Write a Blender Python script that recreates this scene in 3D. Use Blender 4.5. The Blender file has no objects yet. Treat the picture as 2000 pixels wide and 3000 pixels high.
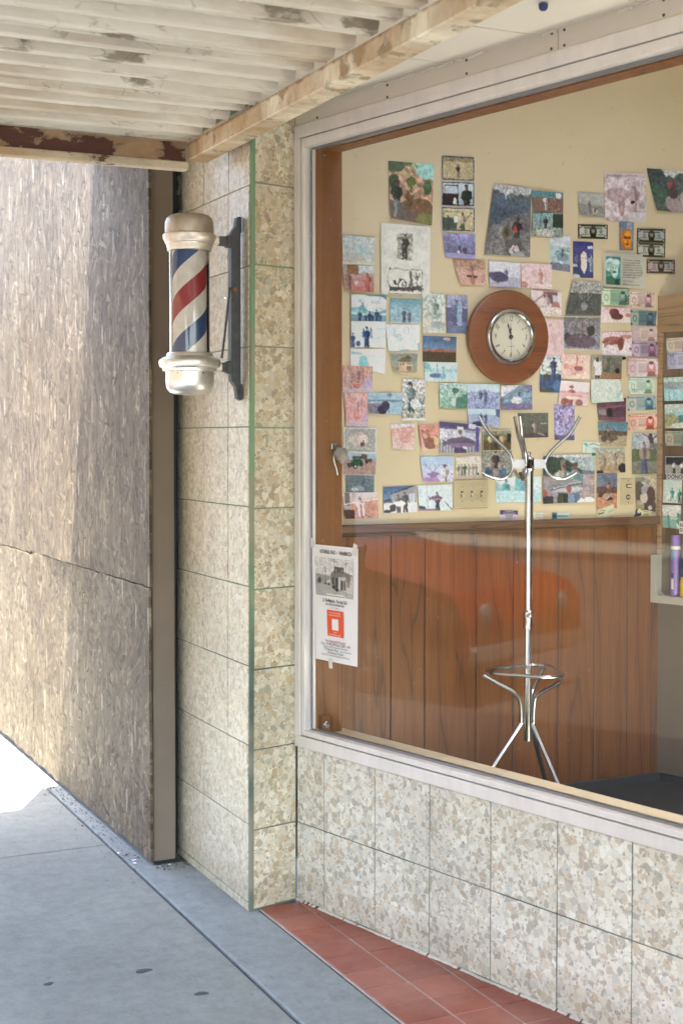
import bpy, math, random
import numpy as np
from mathutils import Vector, Matrix

random.seed(5)
S = bpy.context.scene
COL = S.collection
R = math.radians

# ------------------------------------------------------------------ helpers
def srgb(h):
    h = h.lstrip('#')
    if len(h) == 3:
        v = [int(c, 16) / 15 for c in h]
    else:
        v = [int(h[i:i + 2], 16) / 255 for i in (0, 2, 4)]
    return tuple(x / 12.92 if x <= .04045 else ((x + .055) / 1.055) ** 2.4 for x in v)

class MB:
    """collects shapes and links them as one mesh object"""
    def __init__(self, f=None):
        self.v, self.f, self.xf = [], [], f
    def p(self, co):
        self.v.append(tuple(self.xf(*co)) if self.xf else tuple(co))
        return len(self.v) - 1
    def quad(self, a, b, c, d):
        self.f.append(tuple(self.p(x) for x in (a, b, c, d)))
    def poly(self, pts):
        self.f.append(tuple(self.p(x) for x in pts))
    def box(self, x0, x1, y0, y1, z0, z1, c=0.0):
        """box, optionally with chamfered edges"""
        if c <= 0:
            i = [self.p((x, y, z)) for x in (x0, x1) for y in (y0, y1) for z in (z0, z1)]
            for q in ((0, 1, 3, 2), (4, 6, 7, 5), (0, 4, 5, 1), (2, 3, 7, 6), (0, 2, 6, 4), (1, 5, 7, 3)):
                self.f.append(tuple(i[k] for k in q))
            return
        X, Y, Z = (x0, x1), (y0, y1), (z0, z1)
        idx = {}
        for a in (0, 1):
            for b in (0, 1):
                for d in (0, 1):
                    sx, sy, sz = (c if a == 0 else -c), (c if b == 0 else -c), (c if d == 0 else -c)
                    idx[a, b, d, 0] = self.p((X[a], Y[b] + sy, Z[d] + sz))
                    idx[a, b, d, 1] = self.p((X[a] + sx, Y[b], Z[d] + sz))
                    idx[a, b, d, 2] = self.p((X[a] + sx, Y[b] + sy, Z[d]))
        for a in (0, 1):
            self.f.append(tuple(idx[a, b, d, 0] for b, d in ((0, 0), (0, 1), (1, 1), (1, 0))))
            self.f.append(tuple(idx[b, a, d, 1] for b, d in ((0, 0), (0, 1), (1, 1), (1, 0))))
            self.f.append(tuple(idx[b, d, a, 2] for b, d in ((0, 0), (0, 1), (1, 1), (1, 0))))
        for a in (0, 1):
            for b in (0, 1):
                self.f.append((idx[a, b, 0, 0], idx[a, b, 1, 0], idx[a, b, 1, 1], idx[a, b, 0, 1]))
                self.f.append((idx[a, 0, b, 0], idx[a, 1, b, 0], idx[a, 1, b, 2], idx[a, 0, b, 2]))
                self.f.append((idx[0, a, b, 1], idx[1, a, b, 1], idx[1, a, b, 2], idx[0, a, b, 2]))
                for d in (0, 1):
                    self.f.append((idx[a, b, d, 0], idx[a, b, d, 1], idx[a, b, d, 2]))
    def prism(self, pts, axis, a, b):
        """polygon pts (two coords) extruded along axis from a to b"""
        def co(p, t):
            q = list(p); q.insert(axis, t); return tuple(q)
        n = len(pts)
        i = [self.p(co(p, a)) for p in pts]; j = [self.p(co(p, b)) for p in pts]
        self.f.append(tuple(i)); self.f.append(tuple(reversed(j)))
        for k in range(n):
            self.f.append((i[k], j[k], j[(k + 1) % n], i[(k + 1) % n]))
    def tube(self, pts, r, n=12, closed=False, caps=True):
        pts = [Vector(p) for p in pts]; m = len(pts)
        rs = r if isinstance(r, (list, tuple)) else [r] * m
        rings = []; up = None
        for k in range(m):
            if closed:
                t = (pts[(k + 1) % m] - pts[k - 1]).normalized()
            else:
                t = (pts[min(k + 1, m - 1)] - pts[max(k - 1, 0)]).normalized()
            if up is None:
                up = t.orthogonal().normalized()
            up = (up - t * up.dot(t)).normalized(); w = t.cross(up)
            rings.append([self.p(pts[k] + (up * math.cos(a) + w * math.sin(a)) * rs[k])
                          for a in (2 * math.pi * q / n for q in range(n))])
        for k in range(m if closed else m - 1):
            A, B = rings[k], rings[(k + 1) % m]
            for q in range(n):
                self.f.append((A[q], A[(q + 1) % n], B[(q + 1) % n], B[q]))
        if caps and not closed:
            self.f.append(tuple(reversed(rings[0]))); self.f.append(tuple(rings[-1]))
    def lathe(self, prof, cen, n=48, axis='z', caps=True):
        """profile of (radius, height) round an axis through cen"""
        rings = []
        for r, h in prof:
            ring = []
            for q in range(n):
                a = 2 * math.pi * q / n; u, w = r * math.cos(a), r * math.sin(a)
                d = (u, w, h) if axis == 'z' else ((u, h, w) if axis == 'y' else (h, u, w))
                ring.append(self.p((cen[0] + d[0], cen[1] + d[1], cen[2] + d[2])))
            rings.append(ring)
        for A, B in zip(rings, rings[1:]):
            for q in range(n):
                self.f.append((A[q], A[(q + 1) % n], B[(q + 1) % n], B[q]))
        if caps:
            if prof[0][0] > 1e-5: self.f.append(tuple(reversed(rings[0])))
            if prof[-1][0] > 1e-5: self.f.append(tuple(rings[-1]))
    def build(self, name, mat, parent=None, smooth=False, fix=True):
        me = bpy.data.meshes.new(name)
        me.from_pydata(self.v, [], self.f); me.update()
        if fix:
            import bmesh
            bm = bmesh.new(); bm.from_mesh(me)
            bmesh.ops.recalc_face_normals(bm, faces=bm.faces); bm.to_mesh(me); bm.free()
        if smooth:
            me.shade_smooth(); me.set_sharp_from_angle(angle=R(35))
        if mat: me.materials.append(mat)
        o = bpy.data.objects.new(name, me); COL.objects.link(o)
        if parent: o.parent = parent; o.matrix_parent_inverse = parent.matrix_world.inverted()
        return o

def tag(o, label, cat, group=None, kind=None):
    o['label'] = label; o['category'] = cat
    if group: o['group'] = group
    if kind: o['kind'] = kind
    return o

def thing(name, label, cat, loc=(0, 0, 0), group=None):
    o = bpy.data.objects.new(name, None); COL.objects.link(o)
    o.location = loc; o.empty_display_size = .05
    o.matrix_world = Matrix.Translation(loc)
    return tag(o, label, cat, group)

def structure(o):
    o['kind'] = 'structure'; return o

# ------------------------------------------------------------------ node helpers
class NT:
    def __init__(self, name):
        self.m = bpy.data.materials.new(name); self.m.use_nodes = True
        self.t = self.m.node_tree; self.t.nodes.clear()
        self.out = self.t.nodes.new('ShaderNodeOutputMaterial')
    def n(self, typ, out=0, props=None, **kw):
        nd = self.t.nodes.new('ShaderNode' + typ)
        for k, v in (props or {}).items(): setattr(nd, k, v)
        for k, v in kw.items():
            key = int(k[1:]) if k[0] == '_' else k.replace('_', ' ')
            s = nd.inputs[key]
            if hasattr(v, 'is_output'): self.t.links.new(v, s)
            else:
                if s.type == 'RGBA' and len(v) == 3: v = (*v, 1)
                s.default_value = v
        return nd.outputs[out] if out is not None else nd
    def math(self, op, a, b=0.0, c=0.0, clamp=False):
        return self.n('Math', props={'operation': op, 'use_clamp': clamp}, _0=a, _1=b, _2=c)
    def vec(self, op, a, b=(0, 0, 0)):
        return self.n('VectorMath', props={'operation': op}, _0=a, _1=b)
    def noise(self, v, scale, detail=3, rough=.55, out=0, dist=0.0):
        return self.n('TexNoise', out, Vector=v, Scale=scale, Detail=detail, Roughness=rough, Distortion=dist)
    def vor(self, v, scale, out='Color', feature='F1', rnd=1.0):
        return self.n('TexVoronoi', out, props={'feature': feature}, Vector=v, Scale=scale, Randomness=rnd)
    def map(self, v, scale=(1, 1, 1), rot=(0, 0, 0), loc=(0, 0, 0)):
        return self.n('Mapping', Vector=v, Scale=scale, Rotation=rot, Location=loc)
    def ramp(self, f, stops, interp='LINEAR'):
        nd = self.t.nodes.new('ShaderNodeValToRGB'); cr = nd.color_ramp; cr.interpolation = interp
        while len(cr.elements) < len(stops): cr.elements.new(.5)
        for e, (p, c) in zip(cr.elements, stops):
            e.position = p
            e.color = (c, c, c, 1) if isinstance(c, (int, float)) else (*c, 1)
        self.t.links.new(f, nd.inputs[0]); return nd.outputs[0]
    def mix(self, f, a, b, mode='MIX'):
        nd = self.t.nodes.new('ShaderNodeMix'); nd.data_type = 'RGBA'; nd.blend_type = mode
        for s, v in ((nd.inputs[0], f), (nd.inputs[6], a), (nd.inputs[7], b)):
            if hasattr(v, 'is_output'): self.t.links.new(v, s)
            else: s.default_value = (*v, 1) if isinstance(v, tuple) and len(v) == 3 else v
        return nd.outputs[2]
    def obj(self): return self.n('TexCoord', 'Object')
    def pos(self): return self.n('NewGeometry', 'Position')
    def island(self): return self.n('NewGeometry', 'Random Per Island')
    def bump(self, h, strength=.3, dist=.002, normal=None):
        kw = {'Height': h, 'Strength': strength, 'Distance': dist}
        if normal is not None: kw['Normal'] = normal
        return self.n('Bump', **kw)
    def bsdf(self, color, rough=.6, metal=0.0, normal=None, **kw):
        a = {'Base Color': color, 'Roughness': rough, 'Metallic': metal}
        if normal is not None: a['Normal'] = normal
        a.update(kw)
        nd = self.t.nodes.new('ShaderNodeBsdfPrincipled')
        for k, v in a.items():
            k = k.replace('_', ' ')
            if hasattr(v, 'is_output'): self.t.links.new(v, nd.inputs[k])
            else:
                if nd.inputs[k].type == 'RGBA' and len(v) == 3: v = (*v, 1)
                nd.inputs[k].default_value = v
        self.t.links.new(nd.outputs[0], self.out.inputs[0]); return self.m
    def sep(self, v): 
        nd = self.t.nodes.new('ShaderNodeSeparateXYZ'); self.t.links.new(v, nd.inputs[0]); return nd.outputs
    def comb(self, x, y, z): return self.n('CombineXYZ', _0=x, _1=y, _2=z)

def plain(name, col, rough=.6, metal=0.0, var=.12, scale=14, bump=0.0, **kw):
    t = NT(name); p = t.obj()
    n = t.noise(p, scale, 4)
    c = t.mix(t.math('MULTIPLY', n, 1.0), tuple(x * (1 - var) for x in col), tuple(min(1, x * (1 + var)) for x in col))
    nm = t.bump(t.noise(p, scale * 8, 3), bump, .002) if bump else None
    r = t.math('ADD', t.math('MULTIPLY', t.math('SUBTRACT', n, .5), .2), rough)
    return t.bsdf(c, r, metal, nm, **kw)
# ------------------------------------------------------------------ materials
def terrazzo(name, matrix, cols, tint=(1, 1, 1), big=27.0, rough=.42, soft=.35):
    t = NT(name); p = t.pos()
    off = t.vec('MULTIPLY', t.comb(t.island(), t.math('MULTIPLY', t.island(), 7.3), t.math('MULTIPLY', t.island(), 3.1)), (37, 37, 37))
    q = t.vec('ADD', p, off)
    w = t.vec('ADD', q, t.vec('MULTIPLY', t.vec('SUBTRACT', t.noise(q, 22, 2, out='Color'), (.5, .5, .5)), (.03, .03, .03)))
    w = t.vec('ADD', w, t.vec('MULTIPLY', t.vec('SUBTRACT', t.noise(q, 75, 2, out='Color'), (.5, .5, .5)), (.009, .009, .009)))
    # three sizes of chips
    e1 = t.vor(w, big, 'Distance', 'DISTANCE_TO_EDGE'); c1 = t.vor(w, big)
    e2 = t.vor(w, big * 2.1, 'Distance', 'DISTANCE_TO_EDGE'); c2 = t.vor(w, big * 2.1)
    e3 = t.vor(w, big * 5.5, 'Distance', 'DISTANCE_TO_EDGE'); c3 = t.vor(w, big * 5.5)
    def chip(e, c, thr, lo, cut):
        s = t.sep(c)
        present = t.math('GREATER_THAN', s[1], cut)
        edge = t.math('GREATER_THAN', t.math('ADD', e, t.math('MULTIPLY', t.math('SUBTRACT', t.noise(q, 60, 2), .5), lo)), thr)
        return t.math('MULTIPLY', present, edge), s[0]
    m1, r1 = chip(e1, c1, .045, .10, .30); m2, r2 = chip(e2, c2, .06, .14, .25); m3, r3 = chip(e3, c3, .10, .1, .45)
    stops = [(i / (len(cols) - 1) if False else i / len(cols), c) for i, c in enumerate(cols)]
    vein = t.noise(t.map(q, (30, 90, 60)), 1.0, 5)
    def colr(r):
        c = t.ramp(r, stops, 'CONSTANT')
        return t.mix(t.math('MULTIPLY', vein, .5), c, t.mix(1.0, c, (.62, .6, .56), 'MULTIPLY'))
    base = t.mix(t.noise(q, 130, 3), tuple(x * .80 for x in matrix), matrix)
    c = t.mix(m3, base, colr(r3)); c = t.mix(m2, c, colr(r2)); c = t.mix(m1, c, colr(r1))
    pit = t.vor(w, 64, 'Distance'); pr = t.sep(t.vor(w, 64))[2]
    pm = t.math('MULTIPLY', t.math('LESS_THAN', t.math('ADD', pit, t.math('MULTIPLY', t.noise(q, 140, 2), .2)), .36), t.math('GREATER_THAN', pr, .78))
    c = t.mix(t.math('MULTIPLY', pm, .8), c, (.13, .10, .075))
    c = t.mix(soft, c, matrix)
    c = t.mix(1.0, c, tint, 'MULTIPLY')
    c = t.mix(1.0, c, t.ramp(t.island(), [(0, (.93, .925, .91)), (.5, (1, 1, 1)), (1, (.97, .98, .96))]), 'MULTIPLY')
    # weather: slow grime
    g = t.ramp(t.noise(p, 2.2, 5, .65), [(.33, .82), (.62, 1.0)])
    low_ = t.math('SUBTRACT', t.math('MULTIPLY', t.sep(p)[2], 9.0), t.math('MULTIPLY', t.noise(p, 9, 4), 1.3))
    g = t.mix(1.0, g, t.ramp(low_, [(0, (.80, .79, .76)), (.6, (1, 1, 1))]), 'MULTIPLY')
    c = t.mix(1.0, c, g, 'MULTIPLY')
    h = t.math('ADD', t.math('MULTIPLY', pm, -1.0), t.math('MULTIPLY', t.math('MAXIMUM', m1, m2), .12))
    return t.bsdf(c, t.ramp(t.noise(p, 40, 2), [(.3, rough - .08), (.7, rough + .14)]), 0, t.bump(h, .35, .0015))

CHIPS = [srgb(h) for h in ('ece8de', 'd8d3c6', 'b9b3a4', 'f2eee4', 'c9b69c', 'e0d8c8', 'c6c6c0', 'd9cdb6', 'ece6da', 'a8a294', 'b4a892', 'e6dccb', 'f4f0e8', 'b39c80', 'd6d1c4', 'a19e94', 'e4ded2', 'cdb494', 'f0ece2', 'cdc6b8', 'a8978a', 'dcdcd8')]
M = {}
M['terrazzo_street'] = terrazzo('terrazzo_street_face', srgb('e2d8c6'), CHIPS, (.93, .925, .835), 50, .42, .40)
M['terrazzo_return'] = terrazzo('terrazzo_return_face', srgb('d6caae'), CHIPS, (.98, .96, .875), 43, .42, .25)
M['terrazzo_low'] = terrazzo('terrazzo_low_wall', srgb('e8e4da'), CHIPS, (.99, 1, .95), 45, .42, .25)

def grout():
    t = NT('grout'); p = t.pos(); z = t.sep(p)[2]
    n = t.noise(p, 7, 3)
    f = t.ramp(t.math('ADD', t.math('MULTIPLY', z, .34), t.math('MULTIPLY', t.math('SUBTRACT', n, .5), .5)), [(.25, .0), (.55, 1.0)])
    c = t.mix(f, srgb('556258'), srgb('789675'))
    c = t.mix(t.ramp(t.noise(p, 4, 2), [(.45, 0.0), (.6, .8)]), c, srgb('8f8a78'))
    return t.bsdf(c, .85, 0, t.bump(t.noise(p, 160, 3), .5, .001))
M['grout'] = grout()
M['mortar'] = plain('pale_mortar', srgb('b9b2a4'), .9, var=.3, scale=25, bump=.5)

def osb(name, vertical):
    t = NT(name); p = t.obj(); off = t.math('MULTIPLY', t.island(), 13.0)
    p = t.vec('ADD', p, t.comb(off, off, off))
    best = None; bc = None; bh = None
    layers = [(R(4), 1), (R(-12), 2), (R(30), 3), (R(-48), 4), (R(75), 5)] if vertical else [(R(10), 1), (R(-28), 2), (R(48), 3), (R(-62), 4), (R(80), 5)]
    for a, k in layers:
        st = (1, 46, 11.0 if vertical else 13.0)
        v = t.map(p, (1, 1, 1), (a, 0, 0), (0, k * 3.7, k * 1.9)); v = t.map(v, st)
        w = t.vec('ADD', v, t.vec('MULTIPLY', t.vec('SUBTRACT', t.noise(v, 1.6, 2, out='Color'), (.5, .5, .5)), (.0, .7, .35)))
        s = t.sep(t.vor(w, 1.0)); d = t.vor(w, 1.0, 'Distance')
        pri = t.math('SUBTRACT', s[0], t.math('MULTIPLY', d, .35))
        if best is None: best, bc = pri, s[1]
        else:
            g = t.math('GREATER_THAN', pri, best)
            bc = t.math('ADD', t.math('MULTIPLY', s[1], g), t.math('MULTIPLY', bc, t.math('SUBTRACT', 1.0, g)))
            best = t.math('MAXIMUM', pri, best)
    c = t.ramp(bc, [(0, srgb('524838')), (.18, srgb('6e6250')), (.45, srgb('857965')), (.7, srgb('7c7264')), (.86, srgb('908570')), (1, srgb('aca08a'))])
    streak = t.noise(t.map(p, (1, 58, 10)), 1.0, 6, .72)
    c = t.mix(.6 if vertical else .4, c, t.mix(1.0, c, t.ramp(streak, [(.25, srgb('8a7d6c')), (.5, srgb('d0c6b8')), (.75, srgb('ffffff'))]), 'MULTIPLY'))
    # bleached upper half of the board and dark weather patches
    wz = t.ramp(t.noise(p, 1.7, 3), [(.35, srgb('c9c0b4')), (.65, srgb('ffffff'))])
    c = t.mix(.8, c, wz, 'MULTIPLY')
    bigs = t.noise(t.map(p, (1, 16, 2.2)), 1.0, 5, .68)
    c = t.mix(.8, c, t.ramp(bigs, [(.28, srgb('b0a594')), (.5, srgb('e6e0d6')), (.68, srgb('ffffff'))]), 'MULTIPLY')
    lf = t.sep(t.vor(t.map(p, (1, 22, 5.5), (R(11), 0, 0), (0, 5.1, 2.2)), 1.0)); ld = t.vor(t.map(p, (1, 22, 5.5), (R(11), 0, 0), (0, 5.1, 2.2)), 1.0, 'Distance')
    lm_ = t.math('MULTIPLY', t.math('GREATER_THAN', lf[0], .72), t.math('LESS_THAN', t.math('ADD', ld, t.math('MULTIPLY', t.noise(p, 60, 3), .3)), .62))
    c = t.mix(t.math('MULTIPLY', lm_, .45), c, t.ramp(lf[1], [(0, srgb('6e6354')), (.5, srgb('988c78')), (1, srgb('b9ad98'))]))
    fl = t.sep(t.vor(t.map(p, (1, 34, 9), (R(14), 0, 0)), 1.0)); fd = t.vor(t.map(p, (1, 34, 9), (R(14), 0, 0)), 1.0, 'Distance')
    fm = t.math('MULTIPLY', t.math('GREATER_THAN', fl[0], .955), t.math('LESS_THAN', fd, .42))
    c = t.mix(t.math('MULTIPLY', fm, .22), c, srgb('bdb3a2'))
    pits = t.ramp(t.noise(t.map(p, (1, 46, 17)), 1.0, 4, .7), [(.30, .85), (.43, 0.0)])
    c = t.mix(pits, c, srgb('574c3f'))
    h = t.math('ADD', t.math('MULTIPLY', best, .8), t.math('ADD', t.math('MULTIPLY', streak, 1.1), t.math('MULTIPLY', fm, .5)))
    return t.bsdf(c, .82, 0, t.bump(t.math('SUBTRACT', h, pits), .85, .0045))
M['osb_upper'] = osb('weathered_strand_board', True)
M['osb_lower'] = osb('strand_board', False)

def concrete(name, col, spots=True, warm=0.0):
    t = NT(name); p = t.pos()
    a = t.noise(p, 1.3, 6, .65); b = t.noise(p, 17, 5, .68); f = t.noise(p, 64, 6, .85)
    lo = tuple(x * .80 for x in col); hi = tuple(min(1, x * 1.10) for x in col)
    c = t.mix(t.ramp(a, [(.3, 0.0), (.7, 1.0)]), lo, hi)
    c = t.mix(.7, c, t.ramp(b, [(.3, (.74,) * 3), (.6, (1.04, 1.04, 1.04))]), 'MULTIPLY')
    c = t.mix(.8, c, t.ramp(f, [(.28, (.60,) * 3), (.46, (.97,) * 3), (.7, (1.1, 1.1, 1.08))]), 'MULTIPLY')
    sc = t.noise(t.map(p, (9, 2.2, 1)), 3.0, 5, .7)
    c = t.mix(t.ramp(sc, [(.58, 0.0), (.72, .35)]), c, tuple(x * .62 for x in col))
    if spots:
        v = t.vor(p, 9, 'Distance'); r = t.sep(t.vor(p, 9))
        m = t.math('MULTIPLY', t.math('LESS_THAN', t.math('ADD', v, t.math('MULTIPLY', t.noise(p, 60, 2), .08)), .13), t.math('GREATER_THAN', r[0], .72))
        c = t.mix(t.math('MULTIPLY', m, .45), c, (.10, .10, .10))
    h = t.math('ADD', f, t.math('MULTIPLY', b, .8))
    return t.bsdf(c, .88, 0, t.bump(h, .55, .0016))
M['sidewalk'] = concrete('sidewalk_concrete', (.238, .244, .218))
M['strip'] = concrete('kerb_strip_concrete', (.235, .25, .24), False)
M['dirt'] = plain('joint_dirt', (.10, .095, .085), .95, var=.4, scale=40, bump=.5)

def red_tile():
    t = NT('red_quarry_tile'); p = t.pos(); i = t.island()
    c = t.ramp(i, [(0, (.25, .070, .042)), (.5, (.29, .085, .052)), (1, (.33, .10, .062))])
    c = t.mix(.5, c, t.ramp(t.noise(p, 9, 5), [(.3, (.72,) * 3), (.65, (1, 1, 1))]), 'MULTIPLY')
    d = t.ramp(t.noise(p, 3.1, 4), [(.45, 0.0), (.75, .35)])
    c = t.mix(d, c, (.30, .20, .15))
    return t.bsdf(c, t.ramp(t.noise(p, 14, 3), [(.3, .45), (.7, .65)]), 0, t.bump(t.noise(p, 90, 3), .15, .0008))
M['red_tile'] = red_tile()
M['tile_grout'] = plain('tile_grout', (.36, .33, .29), .9, var=.25, scale=30, bump=.3)

def peel(name, paint, under, rust, amount=.5, stretch=(1, 1, 1), rust_amt=.62, drip=False, seam=None, edge=None):
    t = NT(name); p = t.obj(); q = t.map(p, stretch)
    n = t.noise(q, 7, 6, .62); m = t.ramp(n, [(amount, 0.0), (amount + .018, 1.0)])
    rim = t.math('MULTIPLY', t.ramp(n, [(amount - .03, 0.0), (amount, 1.0)]), t.math('SUBTRACT', 1.0, m))
    st = t.ramp(t.noise(q, 2.6, 5, .6), [(rust_amt - .14, 0.0), (rust_amt + .1, .75)])
    c = t.mix(t.noise(q, 30, 3), tuple(x * .9 for x in paint), paint)
    c = t.mix(st, c, rust)
    if drip:
        dr = t.ramp(t.noise(t.map(p, (3, 55, 2.2)), 1.0, 5, .7), [(.52, 0.0), (.78, .45)])
        c = t.mix(dr, c, tuple(x * .72 for x in rust))
    if seam:
        fy = t.math('FRACT', t.math('DIVIDE', t.math('SUBTRACT', seam[0], t.sep(p)[1]), seam[1]))
        lm = t.math('MULTIPLY', t.math('GREATER_THAN', fy, .955), t.ramp(t.noise(t.map(p, (1.6, 9, 1)), 1.0, 4), [(.36, .15), (.62, .9)]))
        c = t.mix(lm, c, srgb('8a6f4c'))
    if edge:
        ez = t.math('ADD', t.math('SUBTRACT', t.sep(p)[2], edge), t.math('MULTIPLY', t.math('SUBTRACT', t.noise(p, 15, 5, .7), .5), .055))
        c = t.mix(t.ramp(ez, [(-.0, 0.0), (.012, .85)]), c, srgb('8a5426'))
    gr = t.ramp(t.noise(t.map(p, (1.3, 11, 1)), 1.0, 5, .65), [(.46, 0.0), (.74, .5)])
    c = t.mix(gr, c, tuple(x * .62 for x in rust))
    ud = t.mix(t.noise(q, 18, 4), under, tuple(x * .6 for x in under))
    c = t.mix(m, c, ud); c = t.mix(t.math('MULTIPLY', rim, .6), c, tuple(x * .35 for x in paint))
    cr = t.vor(t.vec('ADD', q, t.vec('MULTIPLY', t.noise(q, 9, 3, out='Color'), (.12, .12, .12))), 9, 'Distance', 'DISTANCE_TO_EDGE')
    crm = t.math('MULTIPLY', t.math('LESS_THAN', cr, .012), t.ramp(t.noise(q, 4.1, 3), [(.5, 0.0), (.6, 1.0)]))
    c = t.mix(t.math('MULTIPLY', crm, .4), c, tuple(x * .45 for x in under))
    h = t.math('SUBTRACT', t.math('ADD', t.math('MULTIPLY', rim, .6), t.math('MULTIPLY', t.noise(q, 60, 3), .2)), t.math('ADD', m, t.math('MULTIPLY', crm, .7)))
    return t.bsdf(c, .62, 0, t.bump(h, .8, .003))
M['deck'] = peel('peeling_deck_paint', srgb('e0dccf'), srgb('a59a86'), srgb('a58a64'), .605, (.55, 1.2, 1), .60, False, (5.235, .582))
M['beam'] = peel('stained_beam_paint', srgb('f0e9cf'), srgb('b79c72'), srgb('a57c42'), .575, (1, 1, 1), .50, True, None, 2.886)
M['end_beam'] = peel('flaking_red_primer_beam', srgb('d3c2a2'), srgb('5c3426'), srgb('9a6c40'), .49, (.8, 1, 1.6), .44)
M['end_lip'] = peel('cream_lip_paint', srgb('e2d6bc'), srgb('6e4d38'), srgb('b08d62'), .60, (1, 1, 2.5), .62)
M['soffit'] = plain('soffit_white', srgb('e4dfd2'), .6, var=.03, scale=3)
M['header'] = plain('header_paint', srgb('cfc8ba'), .5, var=.05, scale=4, bump=.05)

def brushed():
    t = NT('satin_aluminium'); p = t.obj()
    n = t.noise(t.map(p, (8, 8, 2)), 2, 4)
    c = t.ramp(n, [(.3, (.70, .665, .62)), (.7, (.80, .76, .71))])
    return t.bsdf(c, t.ramp(t.noise(p, 40, 2), [(.3, .40), (.7, .5)]), .25)
M['aluminium'] = brushed()
M['dark_metal'] = plain('dark_groove', (.05, .05, .05), .6)
M['bead'] = plain('glazing_bead', (.24, .245, .25), .35, .7, var=.1)

def glass():
    t = NT('shop_glass')
    f = t.n('Fresnel', IOR=1.5)
    f = t.math('MULTIPLY', f, .52, clamp=True)
    g = t.n('BsdfGlossy', Roughness=.03, Color=(.97, 1.0, .98))
    r = t.n('BsdfTransparent', Color=(.96, .975, .965))
    t.t.links.new(t.n('MixShader', _0=f, _1=r, _2=g), t.out.inputs[0]); return t.m
M['glass'] = glass()

def plank(name, dark, mid, light, freq=11.0, axis='x', rough=.42, grain=.5):
    t = NT(name); p = t.obj(); i = t.island()
    off = t.comb(t.math('MULTIPLY', i, 17.0), t.math('MULTIPLY', i, 5.0), t.math('MULTIPLY', i, 29.0))
    q = t.vec('ADD', p, off)
    st = (8.5, 8.5, .55) if axis == 'x' else (.9, .9, 9)
    n = t.noise(t.map(q, st), 1.0, 2.2, .45, dist=.25)
    jag = t.math('MULTIPLY', t.noise(t.map(q, (70, 70, 14) if axis == 'x' else (14, 14, 70)), 1.0, 2), .012)
    fr = t.math('FRACT', t.math('MULTIPLY', t.math('ADD', n, jag), freq))
    c = t.ramp(fr, [(0, dark), (.025, dark), (.07, mid), (.5, light), (.965, mid), (1, dark)])
    fine = t.noise(t.map(q, (220, 220, 5) if axis == 'x' else (5, 5, 220)), 1.0, 3, .7)
    c = t.mix(grain, c, t.mix(1.0, c, t.ramp(fine, [(.3, (.62,) * 3), (.6, (1, 1, 1))]), 'MULTIPLY'))
    tone = t.ramp(i, [(0, (.80, .78, .74)), (.5, (1, 1, 1)), (1, (.88, .86, .84))])
    c = t.mix(1.0, c, tone, 'MULTIPLY')
    c = t.mix(t.math('MULTIPLY', t.math('GREATER_THAN', t.noise(q, 55, 2), .735), .4), c, srgb('b08a60'))
    return t.bsdf(c, t.ramp(fine, [(.3, rough + .08), (.7, rough - .05)]), 0, t.bump(fine, .12, .0008))
M['wainscot'] = plank('elm_panelling', srgb('64401f'), srgb('7c4c22'), srgb('875628'), 5.5, 'x', .42, .8)
M['post_wood'] = plank('varnished_post', srgb('5c371a'), srgb('7c4b20'), srgb('885828'), 5.0)
M['rail_wood'] = plank('rail_wood', srgb('4e3626'), srgb('6b4c38'), srgb('7a5a44'), 8.0, 'z')
M['clock_wood'] = plank('clock_wood', srgb('6c3517'), srgb('82421e'), srgb('8a4a23'), 4.0, 'z', .3)
M['cab_wood'] = plank('cabinet_veneer', srgb('7d6144'), srgb('9c7c58'), srgb('ad8d68'), 7.0, 'z')
M['cab_dark'] = plank('cabinet_inset', srgb('5d4a38'), srgb('6d5744'), srgb('78634e'), 4.0)
M['timber'] = plain('taupe_timber', srgb('7d7062'), .8, var=.15, scale=6, bump=.35)
M['panel_grey'] = plain('grey_laminate', srgb('74695a'), .5, var=.05, scale=5)
M['niche'] = plain('speckled_laminate', srgb('b4b0a2'), .45, var=.06, scale=60)

def plaster():
    t = NT('cream_wall_paint'); p = t.obj()
    c = t.mix(t.noise(p, 1.4, 4), srgb('d6c6a0'), srgb('e2d4b2'))
    m = t.ramp(t.noise(p, 26, 5), [(.66, 0.0), (.74, .35)])
    c = t.mix(m, c, srgb('a8926a'))
    return t.bsdf(c, .55, 0, t.bump(t.noise(p, 60, 3), .12, .001))
M['plaster'] = plaster()
M['brown_wall'] = plain('brown_wall_paint', srgb('7a5c40'), .6)
M['ceiling'] = plain('ceiling_white', srgb('e8e2d4'), .8)
M['floor_dark'] = plain('grey_vinyl', srgb('bcbcb8'), .4, var=.2, scale=5)
M['sill_tile'] = plain('beige_sill_tile', srgb('cfc3a8'), .5, var=.05, scale=8)

def chrome(name, col, rough, var=.06):
    t = NT(name); p = t.obj()
    return t.bsdf(col, t.ramp(t.noise(p, 30, 3), [(.35, rough), (.75, rough + var)]), 1.0)
M['chrome'] = chrome('chrome', (.52, .52, .53), .12)
M['chrome_dull'] = chrome('worn_chrome', (.62, .61, .60), .2)
def cast(name, col, rough, dirt):
    t = NT(name); p = t.obj()
    n = t.noise(p, 16, 5, .65); n2 = t.noise(t.map(p, (3, 3, 30)), 1, 4)
    c = t.mix(t.ramp(n, [(.42, 0.0), (.72, .8)]), col, dirt)
    c = t.mix(t.ramp(n2, [(.55, 0.0), (.8, .5)]), c, dirt)
    return t.bsdf(c, t.ramp(n, [(.3, rough), (.7, rough + .22)]), .85, t.bump(t.noise(p, 90, 3), .1, .001))
M['pole_base'] = cast('polished_aluminium', (.74, .72, .67), .26, (.50, .46, .40))
M['pole_collar'] = cast('aged_aluminium', (.72, .67, .58), .42, (.50, .43, .32))
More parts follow.
